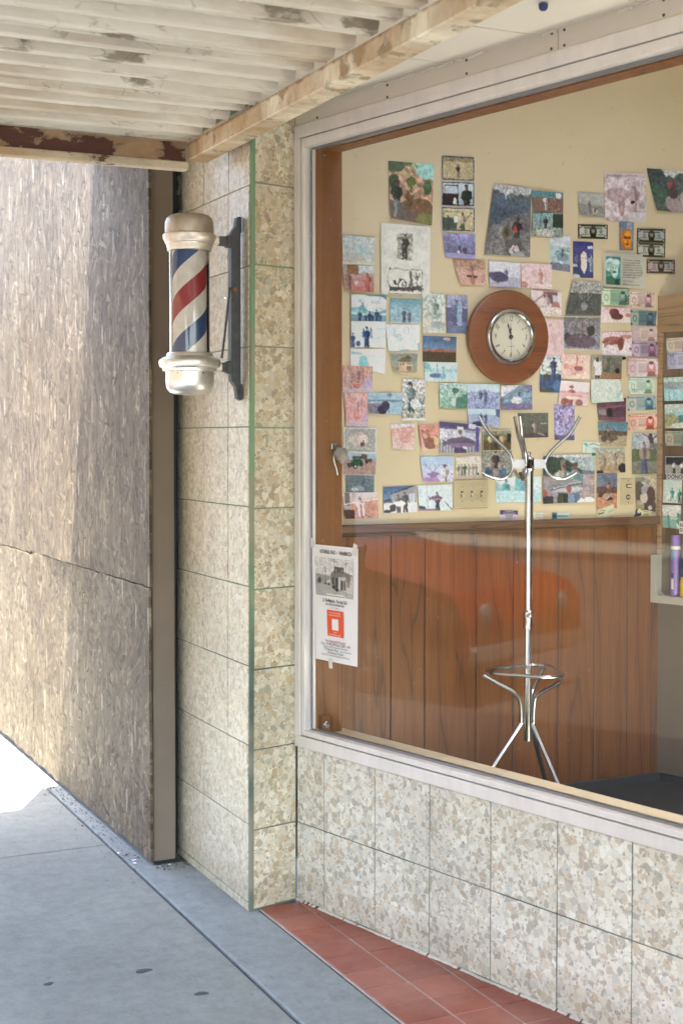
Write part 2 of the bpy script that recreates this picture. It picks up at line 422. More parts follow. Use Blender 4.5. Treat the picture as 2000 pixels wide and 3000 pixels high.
M['pole_cap'] = cast('stained_cap', (.50, .44, .36), .42, (.30, .22, .14))
M['iron'] = plain('black_iron_bracket', (.075, .078, .083), .62, .2, var=.7, scale=30, bump=.2)
M['rust'] = plain('rusty_bolt', (.25, .11, .05), .8)

def stripes(cx, cy, z0, pitch, az):
    t = NT('barber_stripes'); p = t.pos(); s = t.sep(p)
    a = t.math('ARCTAN2', t.math('SUBTRACT', s[1], cy), t.math('SUBTRACT', s[0], cx))
    a = t.math('DIVIDE', t.math('SUBTRACT', a, az), 2 * math.pi)
    ph = t.math('FRACT', t.math('ADD', t.math('SUBTRACT', t.math('DIVIDE', t.math('SUBTRACT', s[2], z0), pitch), a), 20.125))
    c = t.ramp(ph, [(0, srgb('b23a40')), (.25, srgb('fffaf0')), (.5, srgb('34568c')), (.75, srgb('fffaf0'))], 'CONSTANT')
    d = t.ramp(t.noise(p, 25, 4), [(.4, (.88,) * 3), (.65, (1, 1, 1))])
    return t.bsdf(t.mix(1.0, c, d, 'MULTIPLY'), .5)
def tube_glass():
    t = NT('pole_glass')
    f = t.math('MULTIPLY', t.n('Fresnel', IOR=1.45), 1.2, clamp=True)
    g = t.n('BsdfGlossy', Roughness=.03, Color=(1, 1, 1))
    r = t.n('BsdfTransparent', Color=(.98, .98, .975))
    t.t.links.new(t.n('MixShader', _0=f, _1=r, _2=g), t.out.inputs[0]); return t.m
M['tube_glass'] = tube_glass()
M['paper'] = plain('white_paper', srgb('e6e6e8'), .6, var=.02, scale=3)
M['ink'] = plain('black_ink', (.02, .02, .022), .6)
M['grey_ink'] = plain('grey_ink', (.25, .25, .25), .6)
M['soft_ink'] = plain('brown_grey_ink', srgb('5e5850'), .6)
M['red_ink'] = plain('red_ink', (.35, .03, .05), .6)
M['blue_ink'] = plain('navy_ink', srgb('2c3a66'), .6)
M['orange'] = plain('orange_print', srgb('e2552e'), .55, var=.03)
M['tape'] = plain('clear_tape', srgb('d4d2cc'), .25, var=.05)
M['ivory'] = plain('ivory_plastic', srgb('c9bc98'), .35, var=.04)
M['ivory_light'] = plain('ivory_toggle', srgb('dccfa8'), .3)
M['cream_dial'] = plain('dial_cream', srgb('dcd8c4'), .45, var=.02)
M['purple'] = plain('violet_can', srgb('8a74b0'), .35, .2)
M['yellow'] = plain('yellow_plastic', srgb('e0c024'), .4)
M['navy'] = plain('navy_label', srgb('2e3f70'), .4)
M['white_label'] = plain('white_label', srgb('dcd8d4'), .45)
M['teal_label'] = plain('teal_label', srgb('4f8fa8'), .45)
M['green_pin'] = plain('green_pin', srgb('2c8a68'), .3)
M['lint'] = plain('grey_rag', srgb('a59d96'), .95, var=.25, scale=60, bump=.9)
M['asphalt'] = concrete('asphalt', (.05, .05, .052), False)
M['stucco'] = plain('pale_stucco', srgb('b3976f'), .85, var=.1, scale=2, bump=.3)
M['win_dark'] = plain('dark_window', (.03, .035, .04), .08)
M['car_red'] = plain('red_car_paint', (.17, .010, .005), .22, var=.03, Coat_Weight=.8)
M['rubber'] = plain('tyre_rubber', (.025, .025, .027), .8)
M['gum'] = plain('old_gum', (.06, .06, .062), .9, var=.3)
def print_mat():
    t = NT('photo_print')
    c = t.n('Attribute', 'Color', props={'attribute_name': 'Col'})
    return t.bsdf(c, .34, 0, None, **{'Specular IOR Level': .35})
M['print'] = print_mat()
M['dull_white'] = plain('plastic_white', srgb('d6d6d2'), .4)
# ------------------------------------------------------------------ small prints (painted per vertex from a short recipe)
def hx(h): return np.array([int(c, 16) / 15 for c in h])

def vnoise(x, y, seed):
    g = np.random.RandomState(seed).rand(64, 64)
    xi, yi = np.floor(x).astype(int), np.floor(y).astype(int)
    fx, fy = x - xi, y - yi; fx = fx * fx * (3 - 2 * fx); fy = fy * fy * (3 - 2 * fy)
    a, b = g[xi % 64, yi % 64], g[(xi + 1) % 64, yi % 64]; c, d = g[xi % 64, (yi + 1) % 64], g[(xi + 1) % 64, (yi + 1) % 64]
    return (a * (1 - fx) + b * fx) * (1 - fy) + (c * (1 - fx) + d * fx) * fy

def fbm(x, y, seed):
    return (vnoise(x, y, seed) + .6 * vnoise(x * 2.1, y * 2.1, seed + 1) + .4 * vnoise(x * 4.3, y * 4.3, seed + 2)) / 2.0

class Pic:
    def __init__(self, nx, ny, asp, seed):
        self.k = 3; k = 3
        u = (np.arange(nx * k) + .5) / (nx * k); v = (np.arange(ny * k) + .5) / (ny * k)
        self.u, self.v = np.meshgrid(u, v); self.a = asp; self.seed = seed
        self.soft = True; self.im = np.ones((ny * k, nx * k, 3)) * .8; self.nx, self.ny = nx, ny
    def put(self, m, c): self.im[m] = hx(c) if isinstance(c, str) else c
    def ell(self, x, y, rx, ry, c, m0=None):
        m = ((self.u - x) / rx) ** 2 + ((self.v - y) / ry) ** 2 < 1
        self.put(m if m0 is None else m & m0, c)
    def line(self, x0, y0, x1, y1, w, c):
        a = self.a; X, Y = self.u * a, self.v; x0, x1 = x0 * a, x1 * a
        dx, dy = x1 - x0, y1 - y0; L = dx * dx + dy * dy + 1e-9
        t = np.clip(((X - x0) * dx + (Y - y0) * dy) / L, 0, 1)
        self.put((X - x0 - t * dx) ** 2 + (Y - y0 - t * dy) ** 2 < (w / 2) ** 2, c)
    def qpoly(self, pts, c):
        n = len(pts); ins = np.zeros(self.u.shape, bool)
        for i in range(n):
            (xa, ya), (xb, yb) = pts[i], pts[(i + 1) % n]
            cond = ((ya > self.v) != (yb > self.v))
            ins ^= cond & (self.u < (xb - xa) * (self.v - ya) / (yb - ya + 1e-12) + xa)
        self.put(ins, c)
    def man(self, x, y, h, c1, c2=None, sk='a86'):
        c2 = c2 or c1; w = h / self.a; t = y - h
        q1, q2 = hx(c1), hx(c2)
        self.line(x - .05 * w, y - .45 * h, x - .075 * w, y, .11 * h, q2); self.line(x + .05 * w, y - .45 * h, x + .07 * w, y, .11 * h, q2 * .7)
        self.qpoly([(x - .13 * w, t + .20 * h), (x - .05 * w, t + .17 * h), (x + .05 * w, t + .17 * h), (x + .13 * w, t + .21 * h), (x + .115 * w, t + .56 * h), (x - .115 * w, t + .56 * h)], q1)
        self.qpoly([(x + .02 * w, t + .19 * h), (x + .13 * w, t + .21 * h), (x + .115 * w, t + .56 * h), (x + .03 * w, t + .56 * h)], q1 * .68)
        self.line(x - .14 * w, t + .25 * h, x - .17 * w, t + .40 * h, .07 * h, np.clip(q1 * 1.2, 0, 1)); self.line(x - .17 * w, t + .40 * h, x - .06 * w, t + .5 * h, .055 * h, q1)
        self.line(x + .14 * w, t + .25 * h, x + .16 * w, t + .41 * h, .065 * h, q1 * .75); self.line(x + .16 * w, t + .41 * h, x + .04 * w, t + .5 * h, .05 * h, q1 * .8)
        self.ell(x - .05 * w, t + .51 * h, .025 * w, .025 * h, sk)
        self.ell(x, t + .105 * h, .056 * w, .08 * h, sk); self.ell(x + .025 * w, t + .115 * h, .032 * w, .065 * h, hx(sk) * .72)
        self.ell(x - .01 * w, t + .045 * h, .06 * w, .036 * h, q1 * .5 + .12); self.ell(x, t + .10 * h, .04 * w, .010 * h, hx(sk) * .4)

    def run(self, spec, soft=True):
        self.soft = soft
        for op in spec.split(';'):
            self.op(op.split())
        k = self.k; u, v = self.u, self.v; a = self.a; s = self.seed
        h, w_ = u.shape
        # ragged edges, fine tonal detail and a little fading, as in a snapshot
        dx = (fbm(u * 11 * a, v * 11, s + 60) - .5) * .06 / a + (fbm(u * 34 * a, v * 34, s + 61) - .5) * .04 / a
        dy = (fbm(u * 11 * a, v * 11, s + 62) - .5) * .06 + (fbm(u * 34 * a, v * 34, s + 63) - .5) * .04
        e = np.clip(np.minimum(np.minimum(u, 1 - u) * a, np.minimum(v, 1 - v)) * 14, 0, 1)
        if self.soft:
            xi = np.clip(((u + dx * e) * w_).astype(int), 0, w_ - 1); yi = np.clip(((v + dy * e) * h).astype(int), 0, h - 1)
            im = self.im[yi, xi]
            n = .20 * fbm(u * 5 * a, v * 5, s + 40) + .36 * fbm(u * 15 * a, v * 15, s + 50) + .30 * fbm(u * 32 * a, v * 32, s + 55)
            edge = np.clip(e * 1.2, 0, 1)
            im = im * (1 + edge[..., None] * (n - .43)[..., None] * 1.7 * np.clip(1.12 - im.mean(-1, keepdims=True), .15, .8))
            l = im.mean(-1, keepdims=True); im = l + (im - l) * .82
            self.im = np.clip((im - .5) * .94 + .54, 0, 1)
        else:
            lo = fbm(u * 2.3, v * 2.3, s + 40)[..., None]; self.im *= (.93 + .14 * lo)
        return np.clip(self.im, 0, 1).reshape(self.ny, k, self.nx, k, 3).mean((1, 3))
    def op(self, t, reg=None):
        o, r = t[0], t[1:]
        f = []
        for x in r:
            try: f.append(float(x))
            except ValueError: f.append(x)
        u, v, im = self.u, self.v, self.im; self.seed += 7
        m0 = np.ones(u.shape, bool) if reg is None else reg
        if o == 'G':
            g = v[..., None]; self.im[:] = hx(r[0]) * (1 - g) + hx(r[1]) * g
        elif o == 'P':
            reg = (u >= f[0]) & (u <= f[2]) & (v >= f[1]) & (v <= f[3])
            self.op(t[5:], reg)
        elif o == 'N':
            n = fbm(u * f[0] * self.a * 1.9, v * f[0] * 1.9, self.seed)
            im[m0] = np.clip(im[m0] * (1 + .72 * f[1] * (n[m0][:, None] - .5) * 2), 0, 1)
        elif o == 'S':
            s = np.sin(u * 90) > .1; im[m0 & s] *= .62
        elif o == 'V2':
            n = fbm(u * 34 * self.a, v * 3, self.seed); im[m0] = np.clip(im[m0] * (.55 + .9 * n[m0][:, None]), 0, 1)
        elif o == 'Y':
            n = fbm(u * 5, v * 44, self.seed); im[m0] = np.clip(im[m0] * (.65 + .7 * n[m0][:, None]), 0, 1)
        elif o == 'H':
            y = f[0] + float(f[2]) * (fbm(u * 4, u * 0 + 1.5, int(f[3]) * 11 + self.seed) - .5) * 2
            self.put(v > y, r[1])
        elif o == 'Z':
            y = f[0] + (f[1] - f[0]) * u + .05 * (fbm(u * 6, u * 0, self.seed) - .5)
            m = v > y; n = fbm(u * f[4] * self.a, v * f[4], self.seed)[..., None]
            self.im[m] = (hx(r[2]) * (1 - n) + hx(r[3]) * n)[m]
        elif o == 'E': self.ell(f[0], f[1], f[2], f[3], r[4])
        elif o == 'O':
            q = ((u - f[0]) / f[2]) ** 2 + ((v - f[1]) / f[3]) ** 2; self.put((q < 1) & (q > .52), r[4])
        elif o == 'R': self.put((u >= f[0]) & (u <= f[2]) & (v >= f[1]) & (v <= f[3]), r[4])
        elif o == 'L': self.line(f[0], f[1], f[2], f[3], f[4], r[5])
        elif o == 'Q': self.qpoly([(f[i], f[i + 1]) for i in range(0, len(f) - 1, 2)], r[-1])
        elif o == 'M': self.man(f[0], f[1], f[2], r[3], r[4] if len(r) > 4 else None, r[5] if len(r) > 5 else 'a86')
        elif o == 'D':
            for s in (-1, 1):
                x, y, w = f[0], f[1], f[2]
                self.line(x, y, x + s * w * .5, y - w * .5, .022, r[3]); self.line(x + s * w * .5, y - w * .5, x + s * w * .75, y - w * 1.2, .018, r[3])
                self.line(x + s * w * .35, y - w * .35, x + s * w * .25, y - w * .95, .014, r[3]); self.line(x + s * w * .6, y - w * .8, x + s * w * .95, y - w * .9, .014, r[3])
        elif o == 'A':
            x, y, w, c = f[0], f[1], f[2], r[3]
            self.ell(x, y, w * .36, w * .2 * self.a * .8, c); self.ell(x - w * .36, y - w * .1, w * .11, w * .13 * self.a * .8, hx(c) * .8)
            self.line(x + w * .1, y + .1, x - w * .15, y + .22, .03, hx(c) * .7)
        elif o == 'F':
            x, y, w, c = f[0], f[1], f[2], r[3]
            self.ell(x, y, w * .42, w * .13 * self.a, c); self.qpoly([(x - w * .36, y), (x - w * .52, y - .1), (x - w * .48, y + .12)], c)
            self.ell(x, y + w * .06 * self.a, w * .34, w * .05 * self.a, np.clip(hx(c) * 1.35, 0, 1)); self.line(x - w * .3, y - .03, x + w * .3, y - .03, .012, hx(c) * .6)
            self.ell(x + w * .33, y - .02, .012, .02, '111')
        elif o == 'T':
            l = im.mean(-1, keepdims=True); d, m, h = hx(r[0]), hx(r[1]), hx(r[2]); w = f[3]
            c = np.where(l < .5, d + (m - d) * l * 2, m + (h - m) * (l * 2 - 1)); self.im[:] = im * (1 - w) + c * w
        elif o in 'BK':
            w = f[0]; ins = 0 if o == 'B' else .04
            e = np.minimum(np.minimum(u, 1 - u) * self.a, np.minimum(v, 1 - v))
            self.put((e < w + ins) & (e >= ins), r[1])
        elif o == 'X':
            # teal portrait of an old man with white hair
            c = ['143', '598', 'bdc', '365']
            self.ell(.22, .5, .13, .3, c[1]); self.ell(.17, .36, .12, .2, c[2]); self.ell(.3, .3, .09, .12, c[2]); self.ell(.26, .48, .085, .24, c[2])
            self.ell(.235, .44, .018, .02, c[0]); self.ell(.29, .44, .016, .02, c[0]); self.ell(.265, .56, .05, .025, c[0])
            self.qpoly([(.07, .93), (.07, .72), (.2, .66), (.3, .78), (.4, .74), (.4, .93)], c[3]); self.qpoly([(.27, .93), (.28, .78), (.34, .74), (.38, .93)], c[0])
            im[m0] = np.clip(im[m0] * (.6 + .8 * fbm(u * 16, v * 18, 5)[m0][:, None]), 0, 1)
        elif o == 'U':
            # paper bill: dark rim, oval portrait, seals
            k, pa, mid = r; self.im[:] = hx(k)
            n = fbm(u * 40 * self.a, v * 40, self.seed)[..., None]; self.im[:] = np.clip(self.im * (.6 + .9 * n), 0, 1)
            self.qpoly([(.05, .16), (.95, .16), (.95, .84), (.05, .84)], pa)
            for x in (.07, .93):
                for y in (.15, .85): self.ell(x, y, .06, .13, mid); self.ell(x, y, .03, .07, pa)
            self.ell(.5, .52, .12, .4, k); self.ell(.5, .42, .055, .19, '887'); self.qpoly([(.4, .86), (.44, .66), (.56, .66), (.6, .86)], '221'); self.ell(.5, .28, .055, .08, '221')
            self.ell(.26, .5, .045, .12, mid); self.ell(.26, .5, .028, .075, pa); self.ell(.76, .5, .05, .13, '486'); self.put((u > .68) & (u < .84) & (np.abs(v - .5) < .04), '798')
            for y in (.24, .30): self.put((u > .2) & (u < .8) & (np.abs(v - y) < .018), mid)
            for y in (.66, .72): self.put((((u > .12) & (u < .36)) | ((u > .66) & (u < .88))) & (np.abs(v - y) < .012), mid)
        elif o == 'V':
            # orange note hung upright
            n = fbm(u * 6, v * 9, 3)[..., None]; self.im[:] = hx('679') * (1 - n) + hx('b85') * n
            self.ell(.55, .62, .42, .34, 'c72'); self.ell(.58, .6, .28, .3, 'd93'); self.ell(.42, .55, .12, .05, '832'); self.ell(.68, .55, .12, .05, '832'); self.ell(.55, .78, .14, .04, '842')
            self.ell(.55, .66, .05, .1, 'c61'); self.put((u > .5) & (v < .25), '99a'); self.put((u < .5) & (v < .2), '678'); self.put((u > .85), '689'); self.put(v > .95, '678')
            im[:] = np.clip(self.im * (.75 + .5 * fbm(u * 14, v * 20, 9)[..., None]), 0, 1)
        elif o == 'W':
            # generic coloured note
            a_, b_, c_ = r
            self.im[:] = hx(a_); self.put(u < .3, c_); n = fbm(u * 20 * self.a, v * 20, self.seed)[..., None]
            self.im[:] = np.clip(self.im * (.8 + .4 * n), 0, 1)
            self.put((u > .34) & (u < .62) & (v > .25) & (v < .8), hx(a_) * .9)
            self.ell(.75, .55, .15, .42, b_); self.ell(.75, .38, .07, .2, hx(a_) * 1.02); self.ell(.75, .24, .075, .09, hx(b_) * .55); self.qpoly([(.58, 1), (.66, .7), (.84, .7), (.93, 1)], hx(b_) * .7)
            for x, y in ((.04, .1), (.96, .1), (.04, .9), (.96, .9)): self.ell(x, y, .035, .08, b_)
            self.put((u > .08) & (u < .6) & (np.abs(v - .14) < .025), b_); self.put((u > .36) & (u < .6) & (np.abs(v - .68) < .02), b_)
            self.ell(.17, .55, .08, .2, b_); self.ell(.17, .55, .055, .14, c_)
            self.put((np.minimum(v, 1 - v) < .03) | (np.minimum(u, 1 - u) < .012), hx(c_))

def lin(a): return np.where(a <= .04045, a / 12.92, ((a + .055) / 1.055) ** 2.4)

def sheet(name, TL, TR, BR, BL, nrm, spec, parent=None, curl=0.0, seed=1, cell=.0033, soft=True, gain=1.0, tint=(.98, 1.0, 1.05)):
    """a printed sheet: a fine grid carrying its picture as vertex colours, lower corner lifted by curl metres"""
    TL, TR, BR, BL, nrm = map(Vector, (TL, TR, BR, BL, nrm))
    W = ((TR - TL).length + (BR - BL).length) / 2; H = ((BL - TL).length + (BR - TR).length) / 2
    nx, ny = max(10, int(W / cell)), max(10, int(H / cell))
    img = Pic(nx + 1, ny + 1, W / H, seed).run(spec, soft)
    rgb = np.clip(lin(img) * gain * np.array(tint), 0, .9)
    vs = []; fs = []
    cu = random.choice((0, 1))
    for j in range(ny + 1):
        for i in range(nx + 1):
            s, t = i / nx, j / ny
            p = (TL * (1 - s) + TR * s) * (1 - t) + (BL * (1 - s) + BR * s) * t
            l = curl * max(0, (1 - s) * .9 + t * .9 - .85) ** 2 + .0015 * math.sin(s * 3.1) * (.4 + .6 * cu)
            vs.append(p + nrm * l)
    n = nx + 1
    for j in range(ny):
        for i in range(nx):
            fs.append((j * n + i, (j + 1) * n + i, (j + 1) * n + i + 1, j * n + i + 1))
    me = bpy.data.meshes.new(name); me.from_pydata([tuple(v) for v in vs], [], fs); me.update()
    ca = me.color_attributes.new('Col', 'FLOAT_COLOR', 'POINT')
    buf = np.ones((len(vs), 4), np.float32); buf[:, :3] = rgb.reshape(-1, 3); ca.data.foreach_set('color', buf.ravel())
    me.shade_smooth(); me.materials.append(M['print'])
    o = bpy.data.objects.new(name, me); COL.objects.link(o)
    if (me.polygons[0].normal.dot(nrm)) < 0: me.flip_normals()
    if parent: o.parent = parent; o.matrix_parent_inverse = parent.matrix_world.inverted()
    return o

def text(name, body, at, right, up, size, mat, parent, align='CENTER', sx=1.0, bold=0.0, font_shear=0.0):
    c = bpy.data.curves.new(name, 'FONT'); c.body = body; c.size = size; c.align_x = align; c.align_y = 'CENTER'
    c.offset = bold; c.shear = font_shear; c.resolution_u = 2
    tmp = bpy.data.objects.new('tmp_text', c); COL.objects.link(tmp)
    dg = bpy.context.evaluated_depsgraph_get(); dg.update()
    me = bpy.data.meshes.new_from_object(tmp.evaluated_get(dg)); me.name = name
    bpy.data.objects.remove(tmp); bpy.data.curves.remove(c)
    r, u = Vector(right).normalized(), Vector(up).normalized(); n = r.cross(u)
    mat4 = Matrix(((r.x * sx, u.x, n.x, at[0]), (r.y * sx, u.y, n.y, at[1]), (r.z * sx, u.z, n.z, at[2]), (0, 0, 0, 1)))
    me.transform(mat4); me.materials.clear(); me.materials.append(mat)
    o = bpy.data.objects.new(name, me); COL.objects.link(o)
    if parent: o.parent = parent; o.matrix_parent_inverse = parent.matrix_world.inverted()
    return o
PAPERS = [
('p', 25, (2578, 2868, 2785, 2870, 2775, 2626, 2586, 2641), 'large sunny hillside print of a seated man with a curl-horned ram', 'G ac9 974;R 0 0 .5 .2 564;H .1 b96 .06 1;H .22 c97 .1 2;N 7 .7;E .9 .12 .3 .14 9dc;E .15 .1 .2 .1 453;E .5 .35 .12 .1 562;E .85 .4 .1 .12 463;E .12 .35 .12 .12 342;H .68 654 .05 3;E .7 .72 .3 .14 753;E .45 .62 .09 .16 642;D .5 .55 .16 cb8;M .17 .92 .6 232 788 743;N 16 .35;E .85 .93 .25 .1 773'),
('p', 0, (2818, 2912, 2973, 2917, 2972, 2817, 2818, 2810), 'black-framed print of a small hunter crouched in dry grass, top of three', 'G 875 ca7;N 9 .5;H .25 ba7 .1 4;N 20 .5;M .5 .85 .5 222 876 964;B .035 ddd;K .035 111'),
('p', 0, (2818, 2807, 2972, 2813, 2973, 2714, 2818, 2708), 'black-framed print of a dark-clothed man beside a truck, middle of three', 'G cdd 9ab;R 0 .5 .5 1 211;R .1 .15 .48 .2 333;L .48 .05 .5 .6 .03 333;L .1 .15 .1 .5 .03 444;E .4 .85 .05 .2 ddc;M .75 1.45 1.35 121 121 754;B .035 ddd;K .035 111'),
('p', 0, (2818, 2705, 2974, 2710, 2974, 2611, 2819, 2606), 'black-framed print of men in a jeep with a rifle, lowest of three', 'G dc9 ba7;N 14 .45;R .05 .45 .45 .9 243;L .08 .2 .08 .5 .02 322;L .08 .2 .55 .2 .02 322;M .2 .95 .6 343 333 854;M .62 1.1 .9 ba8 343 743;L .45 .95 .9 .2 .025 432;E .42 .5 .06 .14 eed;N 22 .3;B .035 ddd;K .035 111'),
('p', 12, (2825, 2600, 2976, 2602, 2976, 2501, 2834, 2501), 'deep violet print of two men posing with a white-faced dog under the framed trio', 'G 88b 446;N 8 .8;N 20 .5;M .48 .75 .6 69c 335;M .65 1 .55 223 223;E .45 .75 .05 .06 eef;H .8 98b .05 2;T 224 77b ddf .5'),
('p', 10, (2377, 2564, 2517, 2561, 2517, 2453, 2377, 2451), 'washed-out mint print of a figure in grass next to the window post, upper of two', 'G bcc bba;N 7 .5;E .55 .5 .2 .2 9cc;M .55 .8 .5 9cc aba bba;E .3 .75 .4 .15 ba9;N 18 .25;R 0 .93 1 1 ed9;T 476 abb ddc .5'),
('p', 18, (2376, 2448, 2515, 2450, 2514, 2347, 2386, 2348), 'reddish print of two people flanking a sheep, directly below the mint print', 'G aba c66;R .15 0 .5 .35 863;R .5 0 1 .3 bdd;M .15 1.1 .9 976 976 c98;M .78 1.1 .85 c65 c65 c65;A .45 .72 .5 d87;E .42 .68 .07 .1 edd;N 14 .4;T 411 b65 edd .3'),
('p', 8, (2545, 2622, 2767, 2619, 2765, 2345, 2544, 2340), 'white sheet with a soldier photocopy above an ink drawing of a bridge', 'G ddc ddc;R .33 .13 .63 .5 998;P .33 .13 .63 .5 N 20 1.2;M .48 .48 .34 222 222 887;R .15 .63 .83 .985 222;R .157 .637 .823 .978 ddc;R .16 .88 .82 .94 333;P .16 .82 .82 .95 N 24 1.6;O .42 .84 .09 .08 222;R .42 .88 .58 .9 333;L .6 .68 .6 .86 .05 555;L .72 .66 .72 .86 .01 444;L .72 .76 .78 .68 .01 444;L .72 .78 .66 .7 .01 444;R .25 .8 .3 .86 222'),
('p', 28, (2870, 2497, 3022, 2499, 3028, 2398, 2901, 2395), 'rust-pink curled print of a man over a pronghorn with scribbled writing', 'G 975 ca8;N 16 .9;H .4 c98 .06 3;D .5 .5 .22 643;M .52 .75 .65 965 b76 c87;E .5 .8 .08 .22 a54;E .4 .65 .1 .06 321;E .62 .68 .08 .05 321;N 20 .4;L .85 .6 .85 .9 .02 521;L .92 .55 .9 .85 .02 521;T 421 c87 edb .4'),
('p', 12, (3039, 2497, 3190, 2497, 3191, 2395, 3040, 2394), 'pale violet print of a hunter sitting behind a huge dark bear', 'G ddd ccd;H .6 aab .03 2;N 18 .4;A .35 .62 .75 336;E .3 .6 .25 .2 224;M .55 .7 .45 448 336 aab;N 20 .25;T 225 99b dde .4'),
('p', 0, (3192, 2497, 3345, 2499, 3347, 2396, 3197, 2395), 'pale rose print of a bearded man kneeling over game, above the clock', 'G dbb dba;N 6 .3;M .62 .85 .65 b76 b87 c98;E .1 .85 .12 .12 965;R .45 .8 1 .9 edc;P 0 .75 1 1 N 12 .6;T 732 d99 edd .5'),
('p', 6, (3063, 2813, 3240, 2807, 3237, 2524, 3017, 2524), "large grey mountain print of a man in a red scarf holding a ram's horns", 'G bbb bbb;H .1 566 .12 3;N 4 .4;H .18 456 .1 9;L .33 .07 .36 .2 .03 9aa;Z .62 .3 444 888 26;N 28 .7;E .45 .67 .1 .09 543;E .45 .67 .05 .05 221;M .68 .86 .43 222 222 643;E .63 .6 .035 .06 b22;E .62 .86 .19 .13 444;E .62 .9 .1 .07 cbb;E .62 .9 .012 .04 111;E .72 .98 .15 .06 999;N 30 .25'),
('p', 15, (3241, 2800, 3399, 2801, 3399, 2716, 3252, 2710), 'print of a man in a white coat on a brown ridge under teal sky', 'G 488 578;H .3 754 .05 2;N 14 .5;M .42 .85 .65 dcc bba 865;P .4 .1 .9 1 N 13 1.2;R .75 .05 .92 .3 ddd;N 22 .3'),
('p', 8, (3252, 2710, 3399, 2715, 3399, 2615, 3242, 2611), 'print of a hunter leaning on a staff over a pale carcass beside a dark bush', 'G 7aa 887;R .65 .05 1 .6 232;N 10 .6;L .28 0 .22 .75 .03 222;M .42 .8 .65 333 355 876;E .4 .85 .3 .18 bba;P .05 .5 .8 1 N 14 1;N 22 .3'),
('p', 0, (3338, 2627, 3439, 2624, 3439, 2473, 3338, 2480), 'tall teal and violet print of a curl-horned sheep below a misty slope', 'G ccc bcc;H .32 9bb .06 3;N 5 .3;O .42 .55 .14 .09 356;E .6 .62 .3 .12 678;M .6 .6 .25 456 345;P .6 .3 1 .6 N 15 .8;H .8 657 .05 2;P 0 .75 1 1 N 20 .7;T 225 7aa dde .35'),
('p', 0, (3452, 2603, 3555, 2604, 3557, 2453, 3454, 2450), 'tall cobalt blue print of a big pale halibut between people', 'G 227 126;N 10 .5;E .53 .55 .16 .28 dcb;E .53 .83 .04 .07 dcb;M .2 .75 .4 457 225 99b;M .88 .8 .45 8ab 7aa bbb;R .72 .12 .95 .2 cdd;R 0 .62 .22 .7 bcc;R .02 .9 .35 1 bcb;P .6 .2 1 .8 N 14 .8'),
('n', 0, (3477, 2676, 3629, 2683, 3629, 2622, 3478, 2616), 'black and white dollar-style bill on its own left of the orange note', 'U 332 bba 443'),
('p', 26, (3476, 2810, 3610, 2813, 3614, 2712, 3479, 2713), 'curled pale print of a hunter with an antelope, tucked behind the pink sheet', 'G aaa aa9;H .5 887 .03 2;P 0 .48 1 1 N 14 .5;M .42 .85 .5 656 767;E .62 .75 .1 .14 cba;D .7 .68 .07 333;E .62 .72 .04 .12 445;T 334 998 ccb .3'),
('p', 4, (3609, 2904, 3826, 2914, 3829, 2707, 3614, 2699), 'sheet printed with a blotchy red-brown photo under a caption, upper right', 'G cbb cbb;P 0 .1 1 1 N 5 .9;E .4 .6 .08 .3 a66;M .7 .95 .7 a66 b77 a66;E .3 .45 .3 .15 a77;P 0 .1 1 1 N 14 .7;R .55 .8 1 1 ccc;R .03 .05 .8 .065 555;R .03 .075 .45 .09 555;T 633 baa dcc .7'),
('p', 30, (3830, 2939, 4074, 2944, 4076, 2758, 3875, 2759), 'large curled print of a man in a red shirt resting on a white goat', 'G bbb bbb;H .1 455 .25 5;E .12 .4 .3 .5 344;E .1 .7 .35 .35 354;H .8 454 .05 3;N 14 .5;M .52 .75 .55 833 322 654;E .6 .8 .3 .22 988;E .85 .68 .15 .22 aa9;E .53 .55 .12 .14 433;N 20 .25'),
('n', 0, (3687, 2700, 3764, 2701, 3762, 2581, 3690, 2579), 'orange and blue banknote with a bearded portrait hung upright', 'V'),
('n', 0, (3781, 2677, 3932, 2683, 3932, 2624, 3781, 2620), 'black and white bill with a dark rectangular portrait, upper of a taped pair', 'U 332 aaa 221'),
('n', 0, (3779, 2615, 3931, 2620, 3931, 2560, 3781, 2555), 'black and white bill with a large oval portrait, lower of a taped pair', 'U 443 bba 554'),
('q', 4, (3605, 2563, 3827, 2566, 3827, 2419, 3604, 2420), 'white sheet with a teal portrait and a printed quotation', 'G bba bba;R .07 .11 .4 .93 488;P .07 .11 .4 .93 X'),
('n', 0, (3832, 2547, 3983, 2552, 3983, 2492, 3833, 2487), 'small black and white bill set apart at right of the quotation sheet', 'U 332 a99 443'),
('p', 10, (3448, 2435, 3593, 2438, 3593, 2296, 3411, 2294), 'grey print of a man behind a wide-antlered elk in brush', 'G aa9 887;P 0 0 1 .4 N 14 1;H .35 343 .08 2;P 0 .3 1 1 N 16 1;D .5 .62 .32 998;M .5 .8 .4 455 333 876;E .5 .75 .1 .12 888;P .2 .5 .8 1 N 12 .8;T 223 667 bba .4'),
('p', 0, (3240, 2388, 3394, 2385, 3393, 2282, 3246, 2284), 'maroon and pink print of a bald man seated in a car', 'G dcc dcb;R .4 .02 .85 .5 634;R .7 .15 .85 .5 bcc;L .1 .5 .5 .02 .05 865;M .5 1.05 .95 cbb cbb d98;E .8 .6 .15 .2 a55;R 0 .62 1 1 dcb;P 0 .6 1 1 N 10 .7;T 523 c99 edd .3'),
('n', 0, (3596, 2411, 3741, 2413, 3740, 2343, 3597, 2341), 'pale green banknote marked 200', 'W 9b9 798 cdb'),
('n', 0, (3748, 2403, 3877, 2406, 3876, 2339, 3751, 2338), 'pink and white banknote marked 10 with an arch', 'W cba b89 dcb'),
